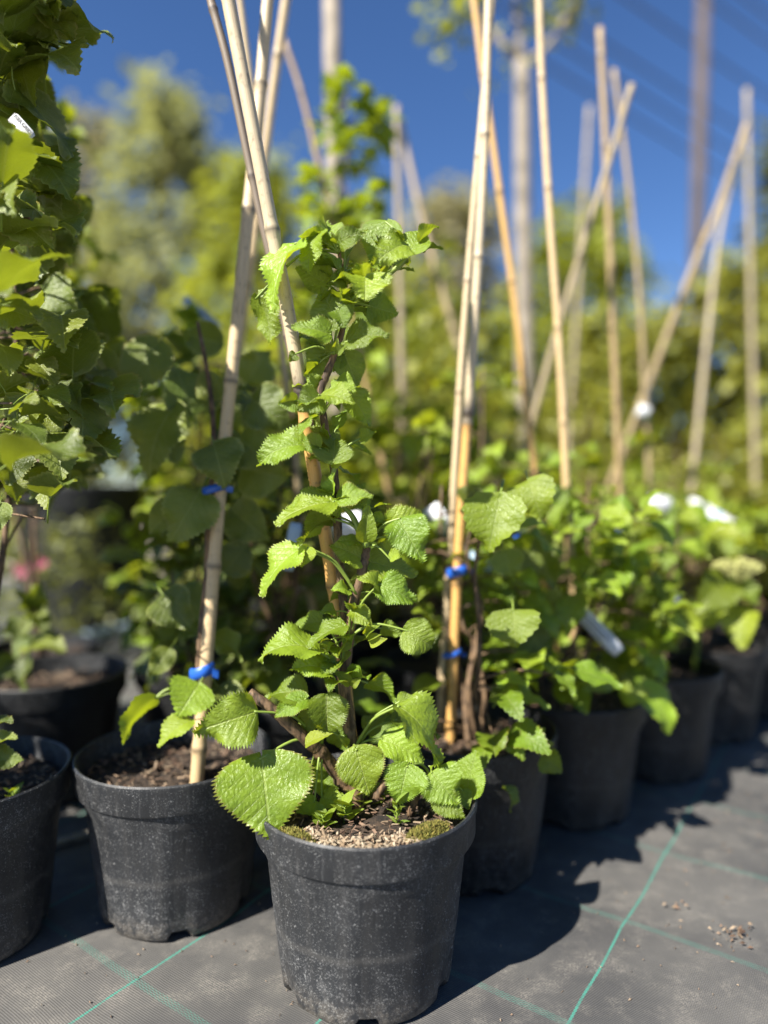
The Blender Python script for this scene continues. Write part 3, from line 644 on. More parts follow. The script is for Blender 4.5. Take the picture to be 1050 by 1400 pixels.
cane([at(35, 75, 1.5), at(33, 95, 1.5), at(30, 130, 1.5)], .014, 'pale cane tip showing above the tall bushy plant', (0, 0), ext_top=.06, to_soil=.16)

def tie(px, py, Y, r, h, label):
    c = at(px, py, Y); b = MB(); n = 20
    rings = [(r, -h / 2), (r * 1.18, -h / 2 * .8), (r * 1.22, 0), (r * 1.16, h / 2 * .8), (r, h / 2)]
    vs = [(c.x + rr * math.cos(6.283 * k / n) * (1.25 if math.cos(6.283 * k / n) < 0 else 1), c.y + rr * math.sin(6.283 * k / n), c.z + z + .004 * math.cos(6.283 * k / n)) for rr, z in rings for k in range(n)]
    b.add(vs, [(i * n + k, i * n + (k + 1) % n, (i + 1) * n + (k + 1) % n, (i + 1) * n + k) for i in range(4) for k in range(n)])
    # loose tail
    d = Vector((r * 1.1, -r * .6, 0)); t0 = c + d
    b.add([t0 + Vector((0, 0, -h * .4)), t0 + Vector((r * .7, -.004, -h * .5)), t0 + Vector((r * .8, -.003, h * .2)), t0 + Vector((0, 0, h * .4))], [(0, 1, 2, 3), (3, 2, 1, 0)])
    o = obj('plant_tie', b.mesh('plant_tie', M['tie'])); tag(o, label, 'plant tie'); return o
tie(296, 668, .958, .0135, .011, 'blue plastic tie high on the pale greyish cane')
tie(278, 917, .943, .0125, .016, 'blue plastic tie low on the pale greyish cane, above the soil')
tie(627, 780, 1.088, .0125, .015, 'blue tie round the orange part of the silvery jointed cane')
tie(799, 718, 1.60, .014, .018, 'blurred blue tie beside a pinkish bare stem in the row')
tie(855, 720, 1.75, .012, .015, 'blurred blue tie among leaves near the round pale leaf')
tie(712, 732, 1.25, .009, .010, 'small blue tie half hidden behind the large pale leaf')
tie(619, 893, 1.088, .011, .008, 'thin blue tie low on the orange cane above the soil')

# ------------------------------------------------------------------ generated leafy plants
SUNV = SUN_DIR
def gen_plant(name, label, x, y, z0, h, rad, n, lset, leaf_len, seed, zlow=.25, group=None, cat='plant', lean=(0, 0), stems=2, per=5, shape=None, avoid=None, keepside=None):
    rr = random.Random(seed); e = empty(name, (x, y, z0)); tag(e, label, cat, group)
    b = MB(); axes = []
    for s in range(stems):
        ax = [Vector((x + rr.uniform(-.012, .012), y + rr.uniform(-.012, .012), z0 - .02))]
        dx, dy = rr.gauss(0, .10 * rad / .15), rr.gauss(0, .10 * rad / .15)
        for k in range(1, 6):
            u = k / 5; ax.append(Vector((x + lean[0] * u + dx * math.sin(u * 2.2) * .5 + rr.gauss(0, .01), y + lean[1] * u + dy * math.sin(u * 2.2) * .5 + rr.gauss(0, .01), z0 + h * u * (1 if s == 0 else rr.uniform(.75, .95)))))
        P = smooth_path(ax, 5); axes.append(P); b.tube(P, [.0055 - .0038 * i / (len(P) - 1) for i in range(len(P))], 7)
    placed = 0; guard = 0
    leaves = []
    while placed < n and guard < n * 6:
        guard += 1
        P = rr.choice(axes); u = zlow + (1 - zlow) * rr.random() ** .9; p = P[min(len(P) - 1, int(u * (len(P) - 1)))]
        sh = (shape(u) if shape else (1 - .35 * u)); d = rad * sh * math.sqrt(rr.uniform(.05, 1)); q = rr.uniform(0, 6.283)
        c = p + Vector((d * math.cos(q), d * math.sin(q), rr.uniform(.0, .3) * d))
        if avoid and avoid(c): continue
        b.tube(smooth_path([p, p.lerp(c, .5) + Vector((0, 0, .1 * d)), c], 3), [.0022, .002, .002, .0018, .0016, .0014, .0013], 5)
        for k in range(per):
            qa = q + rr.gauss(0, 1.1); el = rr.gauss(.05, .45); dr = Vector((math.cos(qa) * math.cos(el), math.sin(qa) * math.cos(el), math.sin(el)))
            L = rr.choice(lset); ln = leaf_len * rr.uniform(.55, 1.25); pl = .5 * ln
            base = c + dr * pl + Vector((0, 0, .15 * pl)); dd = (dr + Vector((0, 0, -.35 + rr.gauss(0, .3)))).normalized()
            nr = Vector((rr.gauss(0, .35), rr.gauss(0, .35), 1)) + SUNV * .5 + Vector((dr.x, dr.y, 0)) * .35
            if avoid and avoid(base + dd * ln): continue
            leaves.append((L, place(L, base, base + dd * ln, nr))); placed += 1
    obj('stem', b.mesh('stem', M['bark']), e)
    for L, Mx in leaves: obj('leaf', L.me, e, Mx)
    return e
def put_leaf(e, L, b, t, Yb, Yt, wpx, und=False, extra=None):
    base, tip = at(*b, Yb), at(*t, Yt); a = tip - base; ln = a.length; a.normalize(); v = (CAM - base).normalized(); vp = (v - a * v.dot(a)).normalized(); up = a.cross(vp)
    if up.z < 0: up = -up
    app = wpx / FPX * Yb; c = max(.22, min(1, app / (L.ratio * ln))); n = vp * (-c if und else c) + up * math.sqrt(max(0, 1 - c * c))
    Mx = place(L, base, tip, n); wide = app / (L.ratio * ln)
    if wide > 1: Mx = Mx @ Matrix.Diagonal((min(wide, 1.9), 1, 1, 1))
    return obj('leaf', L.me, e, Mx)
def path_stem(e, pts, rads, mat='bark', name='stem', n=8):
    P = smooth_path(pts, 6); m = len(P); rad = []
    for i in range(m):
        u = i / (m - 1) * (len(rads) - 1); k = min(int(u), len(rads) - 2); rad.append(rads[k] + (rads[k + 1] - rads[k]) * (u - k))
    b = MB(); b.tube(P, rad, n); return obj(name, b.mesh(name, M[mat]), e)

# P1 plant: dark twig tied to its cane, large leaves in shade
e1 = empty('climbing_plant', (P1[0], P1[1], .185)); tag(e1, 'big-leaved plant on a dark twig tied with blue bands to the pale greyish cane', 'plant')
path_stem(e1, [at(270, 1060, .955), at(272, 940, .95), at(276, 860, .95), at(284, 780, .955), at(286, 690, .96), at(292, 640, .97), at(290, 560, .99), at(282, 500, 1.0), at(270, 440, 1.01)], [.0062, .006, .0055, .0055, .005, .0045, .004, .0035, .0025])
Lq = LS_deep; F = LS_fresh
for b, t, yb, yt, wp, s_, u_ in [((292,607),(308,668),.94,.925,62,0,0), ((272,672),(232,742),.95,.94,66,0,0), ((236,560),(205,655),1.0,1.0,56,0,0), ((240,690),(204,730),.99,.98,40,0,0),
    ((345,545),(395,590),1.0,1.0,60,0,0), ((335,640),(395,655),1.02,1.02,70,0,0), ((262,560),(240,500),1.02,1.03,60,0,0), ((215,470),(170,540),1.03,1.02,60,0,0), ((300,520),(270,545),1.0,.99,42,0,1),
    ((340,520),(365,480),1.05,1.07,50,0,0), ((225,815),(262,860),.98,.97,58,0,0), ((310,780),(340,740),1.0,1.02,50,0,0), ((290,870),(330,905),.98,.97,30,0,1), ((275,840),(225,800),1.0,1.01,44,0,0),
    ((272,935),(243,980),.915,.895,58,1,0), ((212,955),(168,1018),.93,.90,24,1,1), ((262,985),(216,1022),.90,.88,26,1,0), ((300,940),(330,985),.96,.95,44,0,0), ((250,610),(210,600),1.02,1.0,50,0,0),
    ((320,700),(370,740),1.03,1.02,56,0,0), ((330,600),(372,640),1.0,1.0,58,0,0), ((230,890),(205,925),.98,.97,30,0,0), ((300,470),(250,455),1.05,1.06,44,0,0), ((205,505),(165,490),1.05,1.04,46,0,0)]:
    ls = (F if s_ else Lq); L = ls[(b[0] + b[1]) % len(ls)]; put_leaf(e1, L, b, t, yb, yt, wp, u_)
path_stem(e1, [at(272, 950, .95), at(250, 940, .94), at(228, 943, .935), at(212, 955, .93)], [.0022, .002, .002, .0018], 'petiole', 'petiole')

# tall bushy plant over the shaded pot, and its neighbours just out of the picture
def lav(c):
    x, y = proj(c)
    lim = 165 if y > 420 else (105 if y > 200 else (60 if y > 105 else 110))
    return x > lim or x < -60 or y < -90 or y > 715 + .1 * (60 - x) - .55 * max(0, x - 60) or c.y < .66
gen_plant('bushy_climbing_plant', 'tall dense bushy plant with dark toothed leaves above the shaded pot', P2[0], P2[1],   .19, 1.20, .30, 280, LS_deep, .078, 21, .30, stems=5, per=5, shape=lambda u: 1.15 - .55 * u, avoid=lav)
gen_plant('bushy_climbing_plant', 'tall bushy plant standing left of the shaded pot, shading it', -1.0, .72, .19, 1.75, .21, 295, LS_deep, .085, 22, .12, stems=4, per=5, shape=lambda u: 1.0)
pot(-1.0, .72, POTF, 'black pot left of the shaded pot, under a second tall bushy plant', .185, .2, None, SOIL[0])
gen_plant('tall_leafy_plant', 'tall sunlit yellow-green plant behind the tall bushy plant', -.80, 1.62, .185, 1.25, .12, 170, LS_yel, .058, 23, .55, stems=3, shape=lambda u: 1.25 - .5 * u)
pot(-.80, 1.62, POTF, 'black pot under the tall sunlit plant behind the bushy one', .185, .2, None, SOIL[1])
# a few large leaves on the picture side of the tall plant
eL = [o for o in COL.objects if o.name == 'bushy_climbing_plant'][0]
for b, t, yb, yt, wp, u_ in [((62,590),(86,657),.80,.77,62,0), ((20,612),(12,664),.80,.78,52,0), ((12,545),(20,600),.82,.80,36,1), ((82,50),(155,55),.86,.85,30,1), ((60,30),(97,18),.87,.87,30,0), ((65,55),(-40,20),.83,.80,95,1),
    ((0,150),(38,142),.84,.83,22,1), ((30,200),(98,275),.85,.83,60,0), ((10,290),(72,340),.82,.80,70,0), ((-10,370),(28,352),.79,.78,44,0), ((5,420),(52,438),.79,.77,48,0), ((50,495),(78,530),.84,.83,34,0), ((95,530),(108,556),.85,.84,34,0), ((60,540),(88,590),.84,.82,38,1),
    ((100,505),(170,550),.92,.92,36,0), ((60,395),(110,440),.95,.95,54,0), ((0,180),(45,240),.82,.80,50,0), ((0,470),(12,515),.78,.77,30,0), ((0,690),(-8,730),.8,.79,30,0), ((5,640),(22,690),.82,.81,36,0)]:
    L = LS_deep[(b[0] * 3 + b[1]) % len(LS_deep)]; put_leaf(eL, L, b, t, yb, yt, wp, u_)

# shoot in P3
e3 = empty('leafy_shoot', (P3[0], P3[1], .185)); tag(e3, 'single leafy shoot with pale veins rising from the dark shaded pot', 'plant')
path_stem(e3, [at(40, 930, 1.33), at(38, 870, 1.3), at(42, 830, 1.27), at(45, 800, 1.26)], [.004, .0035, .003, .002], 'petiole')
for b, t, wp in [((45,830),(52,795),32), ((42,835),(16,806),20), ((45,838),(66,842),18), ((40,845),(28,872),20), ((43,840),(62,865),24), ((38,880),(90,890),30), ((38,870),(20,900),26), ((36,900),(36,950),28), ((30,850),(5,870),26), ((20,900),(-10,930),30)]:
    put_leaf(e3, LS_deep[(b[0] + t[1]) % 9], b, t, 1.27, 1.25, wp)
e2 = empty('sprout', (P2[0] + .03, P2[1], .188)); tag(e2, 'young leaves at the foot of the tall bushy plant, over the pot rim', 'plant')
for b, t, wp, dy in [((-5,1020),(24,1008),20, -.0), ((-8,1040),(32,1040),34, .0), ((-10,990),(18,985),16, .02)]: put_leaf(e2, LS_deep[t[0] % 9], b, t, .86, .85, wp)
path_stem(e2, [at(-20, 1080, .86), at(-12, 1040, .86), at(-8, 1010, .86)], [.003, .0025, .002], 'petiole')

# P6 plant with broad pale leaves
e6 = gen_plant('climbing_plant', 'plant with three broad pale sunlit leaves beside the silvery jointed cane', P6[0] + .01, P6[1], .185, .40, .13, 110, LS_fresh, .055, 31, .06, stems=4, avoid=lambda c: (c.y < 1.02 and proj(c)[1] < 900) or (c.y < 1.1 and 585 < proj(c)[0] < 660))
for b, t, yb, yt, wp in [((683,682),(668,756),.905,.895,78), ((722,656),(742,712),.93,.92,54), ((702,838),(706,886),.94,.925,72), ((690,755),(700,790),1.05,1.05,44), ((640,690),(660,668),1.05,1.05,44), ((725,740),(760,800),1.12,1.12,56), ((720,860),(752,900),1.12,1.1,64), ((735,820),(765,850),1.14,1.14,54), ((655,690),(628,700),1.05,1.04,30)]:
    put_leaf(e6, LS_yel[(b[0]) % 7] if wp > 50 and yb < 1.05 else LS_deep[b[0] % 9], b, t, yb, yt, wp)
path_stem(e6, [at(690, 1075, .965), at(700, 1040, .96), at(722, 1015, .955), at(730, 1000, .955), at(745, 1010, .955)], [.0035, .0045, .005, .004, .003], 'petiole', 'shoot')
for b, t, wp in [((742,1035),(768,1055),34), ((728,1000),(712,990),14), ((733,1005),(745,995),16), ((692,1075),(697,1110),16), ((748,1030),(735,1010),10)]: put_leaf(e6, LS_yel[b[0] % 7], b, t, .955, .95, wp)
gen_plant('climbing_plant', 'low leafy plant drooping over the pot with the long grey label', P7[0] - .02, P7[1] + .03, .185, .46, .17, 170, LS_fresh, .056, 32, .08, stems=4)
e7 = [o for o in COL.objects if o.name.startswith('climbing_plant')][-1]
for b, t, wp in [((880,940),(915,1005),34), ((850,950),(890,945),30), ((800,920),(850,940),34)]: put_leaf(e7, LS_fresh[b[0] % 8], b, t, 1.16, 1.14, wp)

# ------------------------------------------------------------------ rows behind
RD, RQ = Vector((.735, .678, 0)), Vector((-.69, .724, 0))
def crown_mesh(name, mat, n, h, rad, ll, seed, zlow=.05, shape=lambda u: 1 - .4 * u, clump=9):
    rr = random.Random(seed); b = MB(); cl = []
    for _ in range(max(1, n // clump)):
        u = zlow + (1 - zlow) * rr.random(); d = rad * shape(u) * math.sqrt(rr.uniform(.08, 1)); q = rr.uniform(0, 6.283); cl.append((Vector((d * math.cos(q), d * math.sin(q), h * u)), q))
    for c, q in cl:
        for _ in range(clump):
            p = c + Vector((rr.gauss(0, ll * .9), rr.gauss(0, ll * .9), rr.gauss(0, ll * .8))); qa = q + rr.gauss(0, 1.3); el = rr.gauss(-.25, .5)
            a = Vector((math.cos(qa) * math.cos(el), math.sin(qa) * math.cos(el), math.sin(el))); nr = Vector((rr.gauss(0, .45), rr.gauss(0, .45), 1)) + SUNV * .5; nr = (nr - a * nr.dot(a)).normalized(); x = a.cross(nr)
            l = ll * rr.uniform(.6, 1.3); w_ = l * rr.uniform(.32, .42); dn = -nr * l * .15
            b.add([p, p + a * l * .35 + x * w_, p + a * l * .35 - x * w_, p + a * l * .75 + x * w_ * .7 + dn * .5, p + a * l * .75 - x * w_ * .7 + dn * .5, p + a * l + dn, p + a * l * .45 - nr * l * .07],
                  [(0, 1, 6), (0, 6, 2), (1, 3, 6), (2, 6, 4), (3, 5, 6), (4, 6, 5)])
    return b.mesh(name, mat, False)
CR = [crown_mesh('crown', M[m], 330, hh, .19, .055, 60 + i, .0, (lambda u: 1.1 - .55 * u)) for i, (m, hh) in enumerate([('crown', .55), ('crown', .75), ('crown_yellow', .5), ('crown', .95), ('crown_yellow', .8)])]
def far_stem(h, seed):
    rr = random.Random(seed); b = MB(); b.tube(smooth_path([Vector((0, 0, -.02)), Vector((rr.gauss(0, .02), rr.gauss(0, .02), h * .5)), Vector((rr.gauss(0, .03), rr.gauss(0, .03), h))], 5), [.006 - .0004 * i for i in range(11)], 6); return b.mesh('stem', M['bark'])
FS = [far_stem(.7, i) for i in range(3)]
occupied = [Vector((*p, 0)) for p in (P0, P1, P2, P3, P4, P6, P7)] + [at(px_, 670, Y_) * Vector((1, 1, 0)) if False else Vector((at(px_, 670, Y_).x, Y_, 0)) for px_, Y_ in ((395, 1.27), (390, 1.75), (258, 1.95), (456, 1.72))]
cnt = 0; rg = random.Random(99)
for j in range(0, 13):
    for i in range(-6, 17):
        p = Vector((*P7, 0)) + RD * (.288 * i) + RQ * (.33 * j) + Vector((rg.gauss(0, .012), rg.gauss(0, .012), 0))
        if p.y < 1.25 or p.y > 4.3: continue
        if j == 0 and i <= 0: continue
        px, py = proj(p + Vector((0, 0, .4)))
        if px < -120 - 200 / p.y or px > 1050 + 120 + 150 / p.y: continue
        if any((p - o).length < .272 for o in occupied): continue
        # leave the open patch on the left side where pale ground shows
        if px < 250 and p.y > 1.2: continue
        if p.x < -.25 and p.y < 1.6: continue
        ZON = [(330, 'behind the blue-tied cane'), (430, "behind the front plant's cane"), (510, 'below the tall leafy column'), (600, 'below the peak of two canes'), (670, 'behind the silvery jointed cane'), (735, 'behind the orange-brown cane'), (790, 'behind the slim pale yellow cane'), (850, 'behind the straight tan cane'), (900, 'behind the bowed brownish cane'), (960, 'behind the straw-coloured diagonal cane'), (1020, 'behind the pale grey cane'), (9999, 'past the pale grey cane')]
        zn = next(t_ for lim_, t_ in ZON if px < lim_); rown = ['aisle', 'second', 'third', 'fourth', 'fifth', 'sixth', 'seventh', 'eighth', 'ninth', 'tenth', 'eleventh', 'twelfth', 'thirteenth'][j]
        occupied.append(p); cnt += 1; near = p.y < 2.15
        edge = (j == 0)
        pot(p.x, p.y, POTF if near else POTS, f'black nursery pot, {rown} row from the fabric, {zn}', .185, rg.uniform(0, 6), 'pots along the aisle' if edge else 'pots in the rows behind', SOILS if not near else SOIL[cnt % 3])
        hgt = (.30 + .05 * rg.random()) if edge else (.42 + .06 * j + rg.uniform(-.06, .10))
        if px > 640: hgt *= .95
        if 440 < px < 660 and not edge: hgt *= 1.45
        if near:
            gen_plant('nursery_plant', f'leafy nursery plant, {rown} row from the fabric, {zn}', p.x, p.y, .185, hgt, .185 if edge else .18, 120 if edge else 125, LS_yel if (px > 700 or rg.random() < .6) else LS_fresh, .055, 200 + cnt, .08, 'plants along the aisle' if edge else 'plants in the rows behind', stems=3, avoid=(lambda c: proj(c)[0] > 930 and proj(c)[1] > 770) if edge else None)
        else:
            e = empty('nursery_plant', (p.x, p.y, .185)); tag(e, f'leafy nursery plant, {rown} row from the fabric, {zn}', 'plant', 'plants along the aisle' if edge else 'plants in the rows behind')
            s_ = hgt / .62; k = rg.randrange(5); Mx = Matrix.Translation((p.x, p.y, .185)) @ Matrix.Rotation(rg.uniform(0, 6), 4, 'Z') @ Matrix.Diagonal((1.05, 1.05, s_, 1))
            obj('stem', FS[cnt % 3], e, Mx); obj('crown', CR[k if px < 600 else (2, 4, 0, 2, 4)[k]], e, Mx)
print('row plants', cnt)

# tall leafy column in the middle distance, on a thick post
tc = at(456, 670, 1.72)
gen_plant('leafy_column', 'tall narrow leafy column climbing a post behind the front plant', tc.x, tc.y, .19, 1.38, .075, 285, LS_fresh, .052, 41, .45, stems=1, shape=lambda u: 1.5 - .7 * u)
pot(tc.x, tc.y, POTF, 'black pot under the tall narrow leafy column', .185, 0, None, SOIL[0])
pp = MB(); pp.tube([at(452, -80, 2.1), at(455, 130, 2.1), at(460, 400, 2.1), Vector((at(463, 600, 2.1).x, 2.1, 0))], [.026, .026, .027, .027], 12); o = obj('tree_stake', pp.mesh('tree_stake', M['post'])); tag(o, 'thick weathered stake rising behind the leafy column', 'stake')
# plants in the mid-left behind the blue-tied cane
for k, (px, Y, h, n, ls, lab) in enumerate([(290, 1.52, .74, 240, LS_fresh, 'tall leafy plant behind the blue-tied cane, with a pale blue label'), (258, 1.95, .72, 190, LS_yel, 'sunlit yellow-green plant behind the big-leaved plant'), (390, 1.75, .66, 190, LS_yel, 'yellow-green plant between the two nearest canes'), (395, 1.27, .62, 220, LS_deep, 'dense dark leafy plant right behind the front plant'), (268, 1.27, .40, 90, LS_deep, 'leafy plant in the gap behind the big-leaved plant')]):
    c = at(px, 670, Y)
    gen_plant('nursery_plant', lab, c.x, c.y, .185, h, .17 if k < 4 else .09, n, ls, .058, 50 + k, .1, stems=3)
    if k in (1, 2, 3): pot(c.x, c.y, POTF, [0, 'black pot under the sunlit yellow-green plant', 'black pot under the yellow-green plant between two canes', 'black pot right behind the front pot', 'dark pot in the gap behind the blue-tied cane pot'][k], .185, .3, None, SOIL[k % 3])

# ------------------------------------------------------------------ far left: big container, fine-leaved plant with pink flowers, pipe
bc = Vector((at(113, 670, 3.05).x, 3.05, 0))
BP = pot_mesh('large_pot', .285, .60, .245, M['pot_dark'], 48, False, False)
o = obj('large_pot', BP, None, Matrix.Translation(bc)); tag(o, 'large tall black container behind the dark pot with a shoot', 'plant pot')
obj('soil', soil_mesh('soil', .265, .01, 4, 8), o, Matrix.Translation((bc.x, bc.y, .57)))
e = empty('flowering_shrub', (at(55, 670, 2.35).x, 2.35, 0)); tag(e, 'low fine-leaved shrub with pink flowers in front of the large black container', 'shrub'); Mx = Matrix.Translation(e.location)
obj('crown', crown_mesh('crown', M['crown_dark'], 900, .50, .30, .030, 71, .2, lambda u: 1.15 - .5 * u), e, Mx)
obj('stem', FS[0], e, Mx @ Matrix.Scale(.7, 4))
for px, py in ((24, 778), (36, 773), (50, 772), (58, 768), (30, 782)):
    b = MB(); c = at(px, py, 2.0)
    for k in range(7):
        q = k * .9; d = Vector((math.cos(q), -.3, math.sin(q))) * .012; b.add([c, c + d + Vector((.004, 0, .003)), c + d * 1.5, c + d - Vector((.004, 0, .003))], [(0, 1, 2, 3)])
    obj('flower', b.mesh('flower', M['pink'], False), e)
e = empty('flowering_shrub', (at(325, 670, 2.5).x, 2.5, 0)); tag(e, 'low shrub with pink flowers seen beyond the blue-tied cane', 'shrub'); Mx = Matrix.Translation(e.location)
obj('crown', crown_mesh('crown', M['crown_dark'], 500, .45, .25, .032, 72, .1), e, Mx)
for px, py in ((318, 745), (326, 743), (330, 748)):
    b = MB(); c = at(px, py, 2.2)
    for k in range(7):
        q = k * .9; d = Vector((math.cos(q), -.3, math.sin(q))) * .013; b.add([c, c + d + Vector((.004, 0, .003)), c + d * 1.5, c + d - Vector((.004, 0, .003))], [(0, 1, 2, 3)])
    obj('flower', b.mesh('flower', M['pink'], False), e)
b = MB(); a0, a1 = ground(40, 888, .02), ground(215, 850, .02); b.tube([a0, a0.lerp(a1, .5) + Vector((0, .02, 0)), a1], .021, 12); o = obj('water_pipe', b.mesh('water_pipe', M['pipe'])); tag(o, 'pale blue pipe lying on the ground before the large container', 'pipe')
b = MB(); a0, a1 = ground(60, 1158, .006), ground(146, 1134, .006); b.tube(smooth_path([a0, a0.lerp(a1, .5), a1], 5), [.0065, .007, .0062, .007, .0068, .0072, .0065, .007, .0066, .007, .006], 8); o = obj('grey_bar', b.mesh('grey_bar', M['bar'])); tag(o, 'grey stick on the fabric between the shaded pot and the blue-tied cane pot', 'bar')  # plain rounded grey bar laid flat on the fabric

# ------------------------------------------------------------------ labels
def label(c, u, v, wd, hg, lab, text=None, stripe=None, name='plant_label', mat='white'):
    """flat plastic tag: centre, width direction u, height direction v"""
    u = u.normalized(); v = (v - u * v.dot(u)).normalized(); n = u.cross(v); th = .0009
    me_b = MB(); nseg = 8; vs = []
    for sgn in (-1, 1):
        for i in range(nseg + 1):
            s = i / nseg - .5; bend = .06 * wd * (1 - (2 * s) ** 2)
            for t in (-.5, .5): vs.append(c + u * (s * wd) + v * (t * hg * (1 if 0 < i < nseg else .8)) + n * (bend + sgn * th / 2))
    k = 2 * (nseg + 1)
    fs = []
    for i in range(nseg):
        a = 2 * i; fs += [(a, a + 1, a + 3, a + 2), (k + a, k + a + 2, k + a + 3, k + a + 1), (a, a + 2, k + a + 2, k + a), (a + 1, k + a + 1, k + a + 3, a + 3)]
    fs += [(0, k, k + 1, 1), (k - 2, k - 1, 2 * k - 1, 2 * k - 2)]
    me_b.add(vs, fs); o = obj(name, me_b.mesh(name, M[mat])); tag(o, lab, 'label')
    B = Matrix((u, v, n)).transposed().to_4x4()
    if text:
        for s, sx, sy, size in text:
            cu = bpy.data.curves.new('print', 'FONT'); cu.body = s; cu.size = size; cu.extrude = .0001; cu.offset = size * .02; cu.materials.append(M['ink'])
            sfrac = sx; z = .06 * wd * (1 - (2 * (sfrac + .2)) ** 2)
            tmp = bpy.data.objects.new('print', cu); mt_ = bpy.data.meshes.new_from_object(tmp); bpy.data.objects.remove(tmp); obj('printing', mt_, o, Matrix.Translation(c + u * (sx * wd) + v * (sy * hg) + n * (max(z, .06 * wd) + .0008)) @ B)
    if stripe:
        for s0, s1, t0, t1, mt in stripe:
            b = MB(); vv = []
            for i in range(9):
                s = s0 + (s1 - s0) * i / 8; bend = .06 * wd * (1 - (2 * s) ** 2)
                for t in (t0, t1): vv.append(c + u * (s * wd) + v * (t * hg) + n * (bend + th / 2 + .0006))
            b.add(vv, [(2 * i, 2 * i + 2, 2 * i + 3, 2 * i + 1) for i in range(8)]); obj('printing', b.mesh('printing', M[mt]), o)
    return o
def tagpx(p0, p1, hpx, Y0, Y1, lab, **kw):
    a, b_ = at(*p0, Y0), at(*p1, Y1); c = (a + b_) / 2; u = b_ - a; vw = (CAM - c).normalized(); v = vw.cross(u.normalized())
    return label(c, u, v, u.length, hpx / FPX * (Y0 + Y1) / 2, lab, **kw)
tagpx((14, 161), (41, 191), 22, .785, .78, 'white printed label tucked in the leaves of the tall bushy plant', text=[('ELSEA GARDE', -.46, .20, .0055), ('C3', -.44, -.22, .0055), ('4', .18, -.30, .006)])
tagpx((588, 692), (612, 728), 27, 1.16, 1.15, 'bright white label end with faint print beside the silvery jointed cane', stripe=[(-.30, .2, .15, .22, 'print'), (-.30, .05, -.05, .02, 'print'), (-.30, .15, -.25, -.18, 'print')])
tagpx((606, 735), (672, 778), 14, 1.17, 1.14, 'narrow blue-grey label strip crossing behind the orange cane', mat='label_blue', stripe=[(.28, .36, -.4, .4, 'ink')])
tagpx((779, 822), (847, 892), 20, 1.22, 1.17, 'long grey label with dark printed lines over the pot in the row', stripe=[(-.40, .30, .08, .18, 'ink'), (-.35, .22, -.20, -.12, 'ink')])
tagpx((897, 822), (928, 826), 30, 1.42, 1.42, 'small square white label low among the aisle plants', stripe=[(-.3, .3, .1, .2, 'print'), (-.3, .2, -.2, -.1, 'print')])
tagpx((886, 686), (917, 694), 24, 1.75, 1.75, 'small white label by the round pale leaf', stripe=[(-.3, .3, .0, .12, 'print')])
tagpx((940, 688), (1016, 732), 24, 1.85, 1.80, 'long bright white label with a blue band across it', stripe=[(-.06, .03, -.5, .5, 'blueband')])
tagpx((252, 408), (300, 450), 13, 1.45, 1.42, 'pale blue label strip sticking up behind the blue-tied cane', mat='label_blue')  # greyer, bluer colour stands in for shade on this strip
tagpx((405, 715), (393, 780), 18, 1.0, 1.0, 'pale blue label hanging in shade behind the front cane', mat='label_blue')
tagpx((455, 725), (498, 712), 34, 1.02, 1.02, 'pale label with a green picture side behind the front plant')
tagpx((872, 560), (888, 566), 18, 1.98, 1.98, 'round white clip label on the bowed brownish cane')

# flower head plant by the aisle
c9 = at(950, 890, 1.50)
ef = empty('flowering_stalk', (c9.x, c9.y, .185)); tag(ef, 'pale flower head with broad drooping leaves leaning over the aisle', 'plant')
path_stem(ef, [Vector((c9.x, c9.y, .18)), at(958, 850, 1.44), at(985, 812, 1.36), at(1003, 787, 1.30)], [.005, .0045, .004, .003], 'petiole')
for b, t, wp in [((990,795),(948,838),48), ((1000,800),(1040,828),30), ((1008,832),(1016,888),46), ((990,815),(975,850),30), ((965,840),(925,870),40)]: put_leaf(ef, LS_yel[b[0] % 7], b, t, 1.32, 1.29, wp)
b = MB(); rr = random.Random(8); hc = at(1008, 776, 1.30)
for _ in range(150):
    q = rr.uniform(0, 6.283); d = .046 * math.sqrt(rr.random()); p = hc + Vector((d * math.cos(q), d * math.sin(q) * .8, .016 * (1 - (d / .046) ** 2) + rr.gauss(0, .002))); r_ = rr.uniform(.002, .0036)
    b.add([p + Vector(o_) * r_ for o_ in ((1, 0, 0), (-1, 0, 0), (0, 1, 0), (0, -1, 0), (0, 0, 1), (0, 0, -1))], [(0, 2, 4), (2, 1, 4), (1, 3, 4), (3, 0, 4), (2, 0, 5), (1, 2, 5), (3, 1, 5), (0, 3, 5)])
    if _ % 4 == 0: b.tube([hc - Vector((0, 0, .03)), p], [.0012, .0008], 4)
obj('flower_head', b.mesh('flower_head', M['flower']), ef)
e8 = empty('broad_leaf_plant', (at(940, 880, 1.75).x, 1.75, .185)); tag(e8, 'plant with one large round pale green leaf turned to the sun', 'plant')
put_leaf(e8, LS_yel[2], (930, 700), (955, 765), 1.55, 1.53, 62); put_leaf(e8, LS_yel[3], (905, 745), (880, 790), 1.7, 1.68, 40)
path_stem(e8, [Vector((e8.location.x, 1.75, .18)), at(925, 780, 1.73), at(930, 700, 1.70)], [.004, .0035, .0025], 'petiole')

